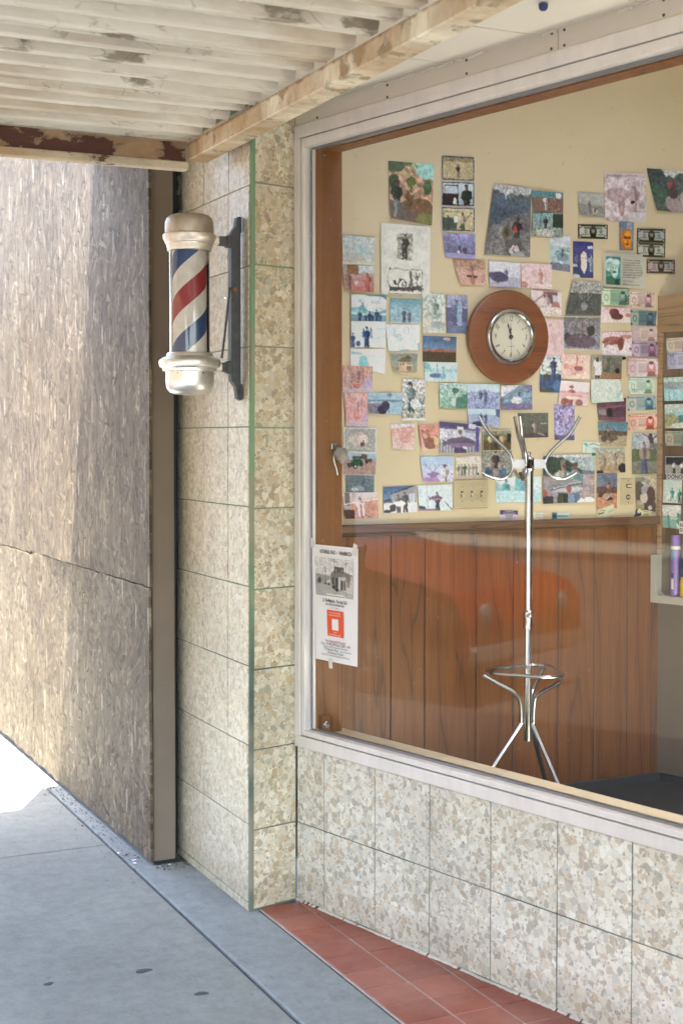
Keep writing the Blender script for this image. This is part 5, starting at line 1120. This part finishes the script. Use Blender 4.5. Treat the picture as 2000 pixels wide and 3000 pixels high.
# ---- prints, notes and cards
GROUPS = {'p': 'photographs pinned on the inside wall', 'n': 'banknotes stuck on the inside wall', 'c': 'business cards on the inside wall', 'q': None}
NAMES = {'p': ('photo_print', 'photograph'), 'n': ('banknote', 'banknote'), 'c': ('business_card', 'card'), 'q': ('quotation_sheet', 'poster')}
PO = {}
for i, (kind, curl, q, lab, spec) in enumerate(PAPERS):
    q = [v / 1000 for v in q]; d = .0022 + .00045 * (i % 14)
    nm, cat = NAMES[kind[0]]
    if kind.endswith('2'):
        if q[2] > .135:
            h = q[1] - q[7]; q[2] = q[0] + h * (2.15 if kind[0] == 'n' else 1.45); q[4] = q[6] + h * (2.15 if kind[0] == 'n' else 1.45); q[3], q[5] = q[1], q[7]
        c4 = [cb(q[k], .0035 + d * .3, q[k + 1]) for k in (0, 2, 4, 6)]; nr = CN; grp = 'prints and notes on the cabinet side'
    else:
        c4 = [Vector((q[k], YW - d, q[k + 1])) for k in (0, 2, 4, 6)]; nr = Vector((0, -1, 0)); grp = GROUPS[kind[0]]
    o = sheet(nm, *c4, nr, spec, None, curl / 1000 * .55, 11 + i * 3, .0027 if kind[0] in 'nc' else .0029, soft=kind[0] == 'p', gain=1.12)
    tag(o, lab, cat, grp); PO[lab.split(',')[0][:60]] = (o, c4, nr)
def on(key, s, u, v, size, mat, sx=1.0, rot=0.0, nm='lettering', al='CENTER', bold=0.0, shear=0.0):
    k = [k for k in PO if key in k][0]; o, c4, nr = PO[k]
    TL, TR, BR, BL = c4; p = (TL * (1 - u) + TR * u) * (1 - v) + (BL * (1 - u) + BR * u) * v + nr * .0028
    r = (TR - TL).normalized(); up = (TL - BL).normalized(); up = (up - r * up.dot(r)).normalized()
    if rot: r, up = r * math.cos(rot) + up * math.sin(rot), up * math.cos(rot) - r * math.sin(rot)
    return text(nm, s, p, r, up, size, mat, o, al, sx, bold, shear)
on('marked 200', '200', .90, .62, .030, M['ink'], .9, -math.pi / 2); on('marked 10 with an arch', '10', .76, .22, .034, M['red_ink'], .8); on('marked 10 with an arch', '10 EURO', .24, .88, .016, M['red_ink'], .7)
on('marked 10 with a man', '10', .86, .28, .032, M['ink'], .9); on('marked 5 with', '5', .93, .14, .022, M['ink']); on('marked 100', '100', .2, .82, .022, M['blue_ink']); on('marked 50', '50', .15, .2, .022, M['ink'])
on('small black and white bill', '3', .06, .2, .014, M['ink']); on('small black and white bill', '3', .94, .2, .014, M['ink']); on('small black and white bill', '3', .06, .84, .014, M['ink'])
for k_, ln in enumerate(('"If everyone realized', 'what is in that book', '(meaning Science and', 'Health), you would not', 'have enough room any-', 'where to accommodate', 'the people who would', 'be clamoring for it."')):
    on('teal portrait and a printed', ln, .45, .19 + k_ * .072, .0115, M['soft_ink'], .95, al='LEFT')
on('teal portrait and a printed', 'Albert Einstein', .45, .81, .0095, M['soft_ink'], .95, al='LEFT')
g = MB(); k = [k for k in PO if 'teal portrait and a printed' in k][0]; o, c4, nr = PO[k]
for u0, u1, v in ((.45, .55, .895), (.45, .85, .925)):
    a = c4[0] * (1 - u0) + c4[1] * u0; b = c4[0] * (1 - u1) + c4[1] * u1; dn = (c4[3] - c4[0])
    g.quad(a + dn * v + nr * .0026, b + dn * v + nr * .0026, b + dn * (v + .012) + nr * .0026, a + dn * (v + .012) + nr * .0026)
g.build('small_print', M['soft_ink'], o)
on('lilac business card', 'SAGEBRUSH', .5, .11, .0085, M['white_label'], .95); on('lilac business card', 'WOODCRAFTING', .5, .31, .0085, M['white_label'], .9)
on('cream card with a navy', 'TREE FROST FARRIERY', .66, .15, .0068, M['ink'], .75) if False else None
on('purple print of a capped', 'YES BAY LODGE', .38, .09, .0135, M['blue_ink'], 1.1)
g = MB()
for k_ in range(2):
    pass
pn = MB(); pn.lathe([(.0, -.017), (.0055, -.016), (.006, -.012), (.003, -.010), (.003, -.004), (.0075, -.003), (.0075, .0)], (3.557, YW - .008, 1.703), 14, 'y')
pn.xf = None
tag(pn.build('push_pin', M['green_pin'], smooth=True), 'green push pin holding the largest lower print', 'push pin')
pn = MB(); pn.lathe([(.0, -.012), (.006, -.011), (.006, -.007), (.003, -.005), (.0075, -.003), (.0075, .0)], (3.752, YW - .008, 2.786), 14, 'y')
tag(pn.build('push_pin', M['ink'], smooth=True), 'black push pin on the white goat print', 'push pin')
pn = MB(); pn.lathe([(.0, -.012), (.006, -.011), (.006, -.007), (.003, -.005), (.0075, -.003), (.0075, .0)], (3.712, YW - .008, 2.116), 14, 'y')
tag(pn.build('push_pin', M['ink'], smooth=True), 'black push pin above the long-haired woman print', 'push pin')

# ---- wall clock
ck = thing('wall_clock', 'round wooden wall clock with chrome rim and cream dial near twelve', 'clock', (3.126, YW - .01, 2.188))
cx, cz = 3.126, 2.188
g = MB(); g.lathe([(.160, .0), (.190, -.002), (.194, -.008), (.194, -.018), (.190, -.024), (.182, -.027), (0, -.027)], (cx, YW - .003, cz), 96, 'y', True); g.build('wooden_disc', M['clock_wood'], ck, True)
g = MB(); g.lathe([(.1155, -.026), (.1160, -.040), (.113, -.045), (.104, -.048), (.099, -.048), (.0945, -.044), (.093, -.036), (.0925, -.030)], (cx, YW - .003, cz), 96, 'y', False); g.build('chrome_rim', M['chrome'], ck, True)
g = MB(); g.lathe([(.0935, -.0315), (0, -.0315)], (cx, YW - .003, cz), 64, 'y', False); dl = g.build('dial', M['cream_dial'], ck)
yd = YW - .003 - .0330
def ring(a, r): return Vector((cx + r * math.sin(a), yd, cz + r * math.cos(a)))
for h in range(1, 13):
    a = 2 * math.pi * h / 12; q = a if not (3 < h < 9) else a + math.pi
    rr = Vector((math.cos(q), 0, -math.sin(q))); uu = Vector((math.sin(q), 0, math.cos(q)))
    if h in (3, 9): rr, uu = Vector((1, 0, 0)), Vector((0, 0, 1))
    text('numeral', str(h), ring(a, .0735), rr, uu, .030, M['ink'], ck, 'CENTER', .62, .0, .25)
g = MB()
for k in range(60):
    a = 2 * math.pi * k / 60; p_ = ring(a, .088); t_ = Vector((math.sin(a), 0, math.cos(a))); n_ = Vector((math.cos(a), 0, -math.sin(a)))
    wd_ = .0010 if k % 5 else .0016; ln = .0016
    g.poly([p_ - t_ * ln - n_ * wd_ / 2, p_ + t_ * ln - n_ * wd_ / 2, p_ + t_ * ln + n_ * wd_ / 2, p_ - t_ * ln + n_ * wd_ / 2])
g.build('minute_marks', M['ink'], ck)
def hand(name, ang, L, wd_, dy, tail=.012):
    g = MB(); t_ = Vector((math.sin(ang), 0, math.cos(ang))); n_ = Vector((math.cos(ang), 0, -math.sin(ang))); b = Vector((cx, yd - dy, cz))
    pr = [(-tail, .6), (0, 1), (.18, .5), (.3, 1.9), (.4, .6), (.55, 2.4), (.68, .5), (1.0, .15)] if name != 'second_hand' else [(-tail / L, 1), (1, 1)]
    for (a0, w0), (a1, w1) in zip(pr, pr[1:]):
        a0 = a0 if name == 'second_hand' or a0 >= 0 else a0 / L; a1 = a1 if a1 >= 0 else a1 / L
        g.poly([b + t_ * a0 * L - n_ * wd_ * w0 / 2, b + t_ * a0 * L + n_ * wd_ * w0 / 2, b + t_ * a1 * L + n_ * wd_ * w1 / 2, b + t_ * a1 * L - n_ * wd_ * w1 / 2])
    return g.build(name, M['ink'], ck)
hand('hour_hand', R(-.8), .056, .0042, .0012); hand('minute_hand', R(-15.5), .083, .0032, .0022); hand('second_hand', R(178), .078, .0008, .003, .02)
g = MB(); g.lathe([(.0085, -.0), (.0085, -.005), (.006, -.007), (0, -.0075)], (cx, yd, cz), 24, 'y'); g.build('hub_cap', M['ink'], ck, True)
g = MB(); g.box(cx - .016, cx + .016, yd - .0004, yd, cz - .0395, cz - .0382); g.build('maker_line', M['soft_ink'], ck)

# ---- switch plates
def plate(label, x0, x1, z0, z1):
    t = thing('switch_plate', label, 'switch plate', ((x0 + x1) / 2, YW - .004, (z0 + z1) / 2), 'switch plates below the prints')
    g = MB(); g.box(x0, x1, YW - .008, YW - .001, z0, z1, .003); g.build('cover_plate', M['ivory'], t)
    return t
sp = plate('ivory switch plate with three toggles in a row', 2.876, 3.040, 1.484, 1.601)
g = MB(); zz = [1.50 + k * .001 for k in range(2)]
for k in range(34): g.box(2.888 + k * .0042, 2.888 + k * .0042 + .0022, YW - .0088, YW - .0078, 1.492, 1.593)
g.build('ribbing', M['ivory'], sp)
for x, u in ((2.914, -1), (2.960, -1), (3.006, -1)):
    g = MB(); g.box(x - .0055, x + .0055, YW - .0096, YW - .0086, 1.531, 1.556); g.build('toggle_slot', M['soft_ink'], sp)
    g = MB(); g.prism([(YW - .009, 1.549), (YW - .009, 1.538), (YW - .021, 1.530), (YW - .022, 1.536)], 0, x - .0042, x + .0042); g.build('toggle', M['ivory_light'], sp)
    for z in (1.573, 1.512):
        g = MB(); g.lathe([(0, -.003), (.003, -.002), (.0034, 0)], (x, YW - .0085, z), 12, 'y'); g.build('screw', M['chrome_dull'], sp)
sp = plate('narrow ivory plate with one switch above a single socket', 3.704, 3.776, 1.485, 1.598)
g = MB()
for k in range(14): g.box(3.713 + k * .0040, 3.713 + k * .0040 + .002, YW - .0088, YW - .0078, 1.492, 1.591)
g.build('ribbing', M['ivory'], sp)
g = MB(); g.box(3.730, 3.758, YW - .0102, YW - .0086, 1.557, 1.574, .001); g.build('toggle_slot', M['soft_ink'], sp)
g = MB(); g.box(3.734, 3.755, YW - .016, YW - .0095, 1.561, 1.570, .002); g.build('toggle', M['ivory_light'], sp)
g = MB(); g.lathe([(.0115, 0), (.0115, -.002), (.010, -.003), (0, -.003)], (3.741, YW - .0085, 1.517), 20, 'y'); g.build('socket', M['soft_ink'], sp)
g = MB(); g.box(3.734, 3.748, YW - .0125, YW - .0112, 1.5135, 1.5205); g.build('socket_face', M['ivory'], sp)
for z in (1.589, 1.494):
    g = MB(); g.lathe([(0, -.003), (.003, -.002), (.0034, 0)], (3.741, YW - .0085, z), 12, 'y'); g.build('screw', M['chrome_dull'], sp)

# ---- chrome hat stand
HX, HY = 3.004, 4.68
hs = thing('hat_stand', 'chrome hat stand with curled hooks standing inside the window', 'hat stand', (HX, HY, .26))
vr = Vector((.9049, -.4256, 0)); vf = Vector((.4256, .9049, 0))
def hp(a, r, z): return Vector((HX, HY, z)) + (vr * math.cos(a) + vf * math.sin(a)) * r
def spline(pts, n=6):
    out = []; P_ = [pts[0]] + pts + [pts[-1]]
    for i in range(1, len(P_) - 2):
        for q in range(n):
            t = q / n; a, b, c_, d = P_[i - 1], P_[i], P_[i + 1], P_[i + 2]
            out.append(tuple(.5 * ((2 * b[k]) + (-a[k] + c_[k]) * t + (2 * a[k] - 5 * b[k] + 4 * c_[k] - d[k]) * t * t + (-a[k] + 3 * b[k] - 3 * c_[k] + d[k]) * t ** 3) for k in range(len(b))))
    out.append(tuple(pts[-1])); return out
g = MB(); g.tube([(HX, HY, 1.08), (HX, HY, 1.66)], .0164, 28); g.build('upper_pole', M['chrome'], hs, True)
g = MB(); g.tube([(HX - .001, HY, .592), (HX - .001, HY, 1.06)], .0150, 28); g.build('lower_pole', M['chrome'], hs, True)
g = MB(); g.lathe([(.015, 1.03), (.0208, 1.033), (.0208, 1.072), (.0198, 1.076), (.0208, 1.080), (.0208, 1.097), (.0178, 1.101), (.0164, 1.103)], (HX, HY, 0), 32); g.build('pole_sleeve', M['chrome'], hs, True)
ZH = 1.672
g = MB(); g.lathe([(0, ZH - .028), (.017, ZH - .027), (.0215, ZH - .02), (.0215, ZH + .016), (.018, ZH + .024), (.006, ZH + .027), (.005, ZH + .031), (.0075, ZH + .037), (.006, ZH + .045), (0, ZH + .048)], (HX, HY, 0), 32); g.build('hub', M['chrome'], hs, True)
hk = [(.195, .184), (.157, .12), (.110, .075), (.078, .0415), (.0655, .014), (.0625, -.006), (.070, -.030), (.092, -.052), (.126, -.058), (.160, -.046), (.182, -.032)]
for a in (math.pi + .05, -.04, R(-108), R(100)):
    pts = [hp(a, r, ZH + z) for r, z in spline(hk, 5)]
    g = MB(); g.tube(pts, .0066, 14); hh = g.build('hook', M['chrome'], hs, True)
    g = MB()
    for s_ in (-.011, .011):
        e = (vr * -math.sin(a) + vf * math.cos(a)) * s_
        A, B = hp(a, .018, 0) + e, hp(a, .0635, 0) + e * .4; th = e.normalized() * .0015
        i = [g.p(Vector((q_.x, q_.y, ZH + z)) + k_ * th) for q_ in (A, B) for z in (-.017, .017) for k_ in (-1, 1)]
        for f_ in ((0, 1, 3, 2), (4, 6, 7, 5), (0, 4, 5, 1), (2, 3, 7, 6), (0, 2, 6, 4), (1, 5, 7, 3)): g.f.append(tuple(i[k] for k in f_))
    g.build('hook_strap', M['chrome'], hs)
ZR = .853
lg = [(.178, .0), (.12, -.034), (.066, -.062), (.042, -.085), (.0315, -.115), (.0285, -.15), (.0285, -.185), (.034, -.205), (.127, -.347), (.285, -.590)]
for a in (math.pi + .08, R(-52), R(62)):
    pts = [hp(a, r, ZR + z) for r, z in spline(lg, 6)]
    g = MB(); g.tube(pts, .0088, 16); l_ = g.build('leg', M['chrome'], hs, True)
    g = MB(); g.tube([hp(a, .285, .275), hp(a, .287, .262)], .0105, 12); g.build('rubber_foot', M['rubber'], l_)
g = MB(); rg = []
for q in range(60):
    a = 2 * math.pi * q / 60; r = .135 + .026 * math.cos(3 * (a - math.pi - .08))
    rg.append(hp(a, r, ZR + .012))
g.tube(rg, .0074, 14, closed=True); g.build('umbrella_ring', M['chrome'], hs, True)

# ---- small fittings by the window post
lt = thing('window_latch', 'small chrome lever latch wrapped in grey rag on the varnished post', 'latch', (2.268, 4.872, 1.7))
g = MB(); g.box(2.248, 2.272, 4.866, 4.8755, 1.728, 1.752, .002); g.build('latch_plate', M['chrome_dull'], lt)
g = MB(); g.tube(spline([(2.258, 4.86, 1.726), (2.252, 4.855, 1.70), (2.255, 4.853, 1.675), (2.262, 4.852, 1.655), (2.266, 4.851, 1.632)]), .0032, 8); g.build('lever', M['chrome_dull'], lt, True)
g = MB()
import bmesh
bm = bmesh.new(); bmesh.ops.create_icosphere(bm, subdivisions=3, radius=1)
for v in bm.verts:
    n_ = v.co.copy(); k_ = 1 + .22 * math.sin(n_.x * 5 + 1) * math.sin(n_.z * 6) + .12 * math.sin(n_.y * 11 + n_.z * 9) + random.uniform(-.04, .04)
    v.co = Vector((2.284 + n_.x * .027 * k_, 4.858 + n_.y * .014 * k_, 1.706 + n_.z * .028 * k_))
me = bpy.data.meshes.new('rag'); bm.to_mesh(me); bm.free(); me.shade_smooth(); me.materials.append(M['lint'])
o = bpy.data.objects.new('rag', me); COL.objects.link(o); o.parent = lt; o.matrix_parent_inverse = lt.matrix_world.inverted()
wb = thing('wood_block', 'little wood block with a metal eye at the foot of the varnished post', 'wood block', (2.22, 4.87, .66))
g = MB(); g.box(2.201, 2.244, 4.852, 4.8755, .656, .722, .002); g.build('block', M['wainscot'], wb)
g = MB(); g.tube([(2.219 + .010 * math.cos(q * .35), 4.848, .692 + .010 * math.sin(q * .35)) for q in range(18)], .0025, 8, closed=True); g.build('screw_eye', M['chrome_dull'], wb, True)
g = MB(); g.lathe([(0, -.003), (.006, -.002), (.007, 0)], (2.219, 4.852, .692), 12, 'y'); g.build('washer', M['chrome_dull'], wb, True)
for x, lab in ((2.222, 'bright screw head near the top of the varnished post'),):
    g = MB(); g.lathe([(0, -.005), (.005, -.004), (.006, 0)], (x, 4.875, 2.828), 12, 'y'); tag(g.build('wall_screw', M['chrome'], smooth=True), lab, 'screw')

# ---- cabinet at the right end of the wall
cbn = thing('wooden_cabinet', 'tall brown veneer cabinet side with an inset and grey lower panel', 'cabinet', tuple(cb(.5, -.2, .26)))
def cbox(name, t0, t1, d0, d1, z0, z1, mat, c=.002):
    g = MB(cb); g.box(t0, t1, d0, d1, z0, z1, c); return g.build(name, mat, cbn)
cbox('carcass', .0, 1.3, -.5, -.004, .26, 2.385, M['cab_dark'])
cbox('inset_panel', .022, 1.28, -.004, .0, 1.262, 2.24, M['cab_dark'], 0)
cbox('top_rail', .0, 1.3, -.004, .012, 2.232, 2.392, M['cab_wood']); cbox('side_stile', .0, .023, -.004, .012, 1.262, 2.230, M['cab_wood'])
cbox('lower_panel', .002, 1.3, -.004, .004, .30, 1.054, M['panel_grey']); cbox('plinth', .004, 1.3, -.03, .0, .26, .298, M['dark_metal'])
g = MB(cb)
pts = [(.0, 1.055), (.8, 1.055), (.8, 1.088), (.046, 1.088)] + [(.046 - .021 * math.sin(a), 1.109 - .021 * math.cos(a)) for a in (R(20), R(45), R(70), R(90))] + [(.025, 1.262), (.0, 1.262)]
n = len(pts); A = [g.p((t, .05, z)) for t, z in pts]; B = [g.p((t, -.002, z)) for t, z in pts]
for k in range(n): g.f.append((A[k], A[(k + 1) % n], B[(k + 1) % n], B[k]))
half = [0, 1, 2, 3, 4, 5, 6, 7, 8, 9]
g.f.append(tuple(A)); g.build('tray_rim', M['niche'], cbn)
cbox('tray_back', .02, .8, -.003, .002, 1.08, 1.262, M['panel_grey'], 0)
sc = thing('spray_can', 'slim violet spray can with a white band standing on the tray', 'spray can', tuple(cb(.108, .022, 1.089)))
p_ = cb(.108, .022, 0)
def can_part(nm, prof, mat): g = MB(); g.lathe(prof, (p_.x, p_.y, 0), 36); return g.build(nm, mat, sc, True)
can_part('can_body', [(0, 1.089), (.0195, 1.089), (.021, 1.093), (.021, 1.30)], M['purple']); can_part('white_band', [(.0213, 1.292), (.0213, 1.306)], M['white_label'])
can_part('spray_cap', [(.0215, 1.306), (.0215, 1.345), (.020, 1.352), (.016, 1.3535), (0, 1.3535)], M['purple'])
g = MB(); az = math.atan2(-p_.y, -p_.x)
for z0, z1, m_ in ((1.245, 1.29, 'teal_label'), (1.17, 1.19, 'navy'), (1.12, 1.165, 'white_label')):
    g = MB(); A = []
    for q in range(7):
        a = az - .95 + q * .1; A.append((g.p((p_.x + .0214 * math.cos(a), p_.y + .0214 * math.sin(a), z0)), g.p((p_.x + .0214 * math.cos(a), p_.y + .0214 * math.sin(a), z1))))
    for a, b in zip(A, A[1:]): g.f.append((a[0], b[0], b[1], a[1]))
    g.build('label_block', M[m_], sc, True)
bo = thing('yellow_bottle', 'yellow plastic bottle with navy shoulders beside the violet can', 'bottle', tuple(cb(.168, .024, 1.089)))
p_ = cb(.168, .024, 0)
g = MB(); g.lathe([(0, 1.089), (.026, 1.089), (.030, 1.094), (.030, 1.155), (.024, 1.178)], (p_.x, p_.y, 0), 32); g.build('bottle_body', M['yellow'], bo, True)
g = MB(); g.lathe([(.0245, 1.176), (.0275, 1.19), (.0275, 1.25), (.024, 1.262)], (p_.x, p_.y, 0), 32); g.build('bottle_label', M['navy'], bo, True)
g = MB(); g.lathe([(.024, 1.26), (.014, 1.272), (.014, 1.295), (0, 1.297)], (p_.x, p_.y, 0), 32); g.build('bottle_cap', M['niche'], bo, True)
dn = thing('donor_plate', 'small white plate lettered DONOR on the cabinet', 'plate', tuple(cb(.09, .006, 1.6)))
g = MB(cb); g.box(.047, .150, .004, .006, 1.590, 1.6165, .001); g.build('plate_sheet', M['white_label'], dn)
g = MB(cb)
for a, b, z0, z1 in ((.050, .147, 1.6135, 1.6145), (.050, .147, 1.592, 1.593)): g.box(a, b, .006, .0066, z0, z1)
g.build('plate_border', M['ink'], dn)
text('lettering', 'DONOR', cb(.0985, .0072, 1.6035), CD, UP, .0235, M['ink'], dn, 'CENTER', 1.02, .0005)
kp = thing('warning_sign', 'white sign with bold black capitals at the cabinet inset', 'sign', tuple(cb(.15, .006, 1.39)))
g = MB(cb); g.box(.116, .24, .007, .009, 1.360, 1.414, .001); g.build('sign_sheet', M['white_label'], kp)
text('lettering', 'KE', cb(.120, .0098, 1.3965), CD, UP, .021, M['ink'], kp, 'LEFT', .9, .0005); text('lettering', 'DIS', cb(.120, .0098, 1.3745), CD, UP, .021, M['ink'], kp, 'LEFT', .9, .0005)
EXPOSURE = 4.08
# ---- across and along the street (seen in the glass)
car = thing('parked_car', 'bright red car parked at the kerb, mirrored in the glass', 'car', (-2.7, 8.3, -.15))
side = [(6.10, .12), (6.02, .30), (6.04, .52), (6.14, .66), (6.5, .745), (7.0, .83), (7.42, .90), (7.60, .93), (9.75, .95), (10.4, .93), (10.55, .86), (10.62, .55), (10.58, .28), (10.45, .12)]
g = MB(); XA, XB = -1.98, -3.62
m = len(side); rowsx = [(XA - .10, .0), (XA - .02, .035), (XA, .06), (XB, .06), (XB + .02, .035), (XB + .10, .0)]
secs = []
for x, k_ in rowsx:
    inset = .05 if k_ == 0 else (.015 if k_ == .035 else 0)
    secs.append([g.p((x, yy_ + (inset if yy_ < 8 else -inset), zz_ - (inset * .6 if zz_ > .5 else 0))) for yy_, zz_ in side])
for A, B in zip(secs, secs[1:]):
    for k in range(m): g.f.append((A[k], A[(k + 1) % m], B[(k + 1) % m], B[k]))
g.f.append(tuple(secs[0])); g.f.append(tuple(reversed(secs[-1])))
g.build('car_body', M['car_red'], car, True)
g = MB(); rf = [(7.45, .90), (8.15, 1.32), (8.4, 1.38), (9.5, 1.38), (9.85, 1.30), (10.35, .93)]
A = [g.p((XA - .10, a, b)) for a, b in rf]; A2 = [g.p((XA - .30, a + (.1 if a < 8.5 else -.1), b + .02 if b > 1 else b)) for a, b in rf]; B2 = [g.p((XB + .30, a + (.1 if a < 8.5 else -.1), b + .02 if b > 1 else b)) for a, b in rf]; B = [g.p((XB + .10, a, b)) for a, b in rf]
for L_, K_ in ((A, A2), (A2, B2), (B2, B)):
    for k in range(len(rf) - 1): g.f.append((L_[k], L_[k + 1], K_[k + 1], K_[k]))
g.f.append(tuple(A)); g.f.append(tuple(reversed(B))); g.build('cabin', M['win_dark'], car)
g = MB(); g.box(XB + .32, XA - .32, 8.42, 9.48, 1.395, 1.42, .01); g.build('car_roof', M['car_red'], car)
for x in (XA + .01, XB - .01):
    for y in (6.86, 9.62):
        s_ = -1 if x > -2.5 else 1
        g = MB(); g.lathe([(.20, 0), (.31, .0), (.33, .03), (.33, .19), (.30, .21), (.2, .21)], (x if s_ > 0 else x - .21, y, .18), 32, 'x'); wh = g.build('wheel', M['rubber'], car, True)
        g = MB(); g.lathe([(.205, 0), (.19, .02), (.06, .05), (0, .05)], (x - (.02 if s_ > 0 else .0) + (0.02 if s_ > 0 else -.03), y, .18), 32, 'x'); g.build('rim', M['chrome_dull'], wh, True)
for x in (XA - .28, XB + .28):
    g = MB(); g.lathe([(.09, 0), (.085, -.02), (.05, -.04), (0, -.045)], (x, 6.03, .50), 20, 'y'); g.build('headlight', M['bead'], car, True)
g = MB(); g.box(XB + .02, XA - .02, 5.94, 6.02, .18, .30, .02); g.build('bumper', M['chrome_dull'], car)
car.location.y += 1.0
for k, (y0, y1, h, lab) in enumerate(((-14, -1, 7.6, 'low pale stucco shop row across the street, nearer one'), (-.6, 13, 9.6, 'taller pale stucco building across the street, facing the window'), (13.5, 30, 7.2, 'pale stucco building across the street, farthest along'))):
    t_ = thing('street_building', lab, 'building', (-17, (y0 + y1) / 2, 0), 'buildings across the street')
    g = MB(); g.box(-25, -16, y0, y1, -.2, h); g.build('wall', M['stucco'], t_)
    g = MB(); g.box(-25.1, -15.85, y0 - .1, y1 + .1, h, h + .3, .03); g.build('roof', M['header'], t_)
    n_ = max(2, int((y1 - y0) / 3.2)); st_ = (y1 - y0) / n_
    for q in range(n_):
        f_ = MB(); a, b = y0 + q * st_ + .5, y0 + (q + 1) * st_ - .5; f_.box(-16.0, -15.94, a, b, .5, 2.6, .02); fo = f_.build('window', M['header'], t_)
        g = MB(); g.box(-15.945, -15.93, a + .1, b - .1, .6, 2.5); g.build('pane', M['win_dark'], fo)
g = MB(); g.box(-16.1, -13.6, -30, 40, -.3, .0, .02); structure(g.build('far_sidewalk', M['sidewalk']))

# ------------------------------------------------------------------ light, sky, camera
L = Vector((.026, .248, -1.0))
sun = bpy.data.lights.new('sun', 'SUN'); sun.energy = 4.5; sun.angle = R(.55); sun.color = (1.0, .925, .79)
so = bpy.data.objects.new('sun', sun); COL.objects.link(so); so.rotation_euler = L.to_track_quat('-Z', 'Y').to_euler()
wd = bpy.data.worlds.new('World'); S.world = wd; wd.use_nodes = True
nt = wd.node_tree; bg = nt.nodes['Background']; sky = nt.nodes.new('ShaderNodeTexSky'); sky.sky_type = 'NISHITA'; sky.sun_disc = False
sky.sun_elevation = math.atan2(1, math.hypot(L.x, L.y)); sky.sun_rotation = math.atan2(-L.x, -L.y); sky.dust_density = 3.0; sky.ozone_density = 1.0
nt.links.new(sky.outputs[0], bg.inputs[0]); bg.inputs[1].default_value = .13
cam = bpy.data.cameras.new('camera'); co = bpy.data.objects.new('camera', cam); COL.objects.link(co); S.camera = co
co.location = (0, 0, 1.77); co.rotation_euler = (R(90 - 2.0), 0, -R(25.1905))
cam.sensor_fit = 'AUTO'; cam.sensor_width = 36; cam.lens = 50.0; cam.shift_y = -.02317; cam.clip_start = .05; cam.clip_end = 1500
cam.dof.use_dof = True; cam.dof.focus_distance = 5.5; cam.dof.aperture_fstop = 3.6
S.render.engine = 'CYCLES'; S.cycles.use_denoising = True
try: S.cycles.denoiser = 'OPENIMAGEDENOISE'
except Exception: pass
S.cycles.max_bounces = 10; S.cycles.diffuse_bounces = 6; S.cycles.glossy_bounces = 5; S.cycles.transparent_max_bounces = 12; S.cycles.sample_clamp_indirect = 6; S.cycles.caustics_reflective = False; S.cycles.caustics_refractive = False
S.view_settings.view_transform = 'Standard'; S.view_settings.look = 'None'; S.view_settings.gamma = 1; S.view_settings.exposure = EXPOSURE
S.render.film_transparent = False
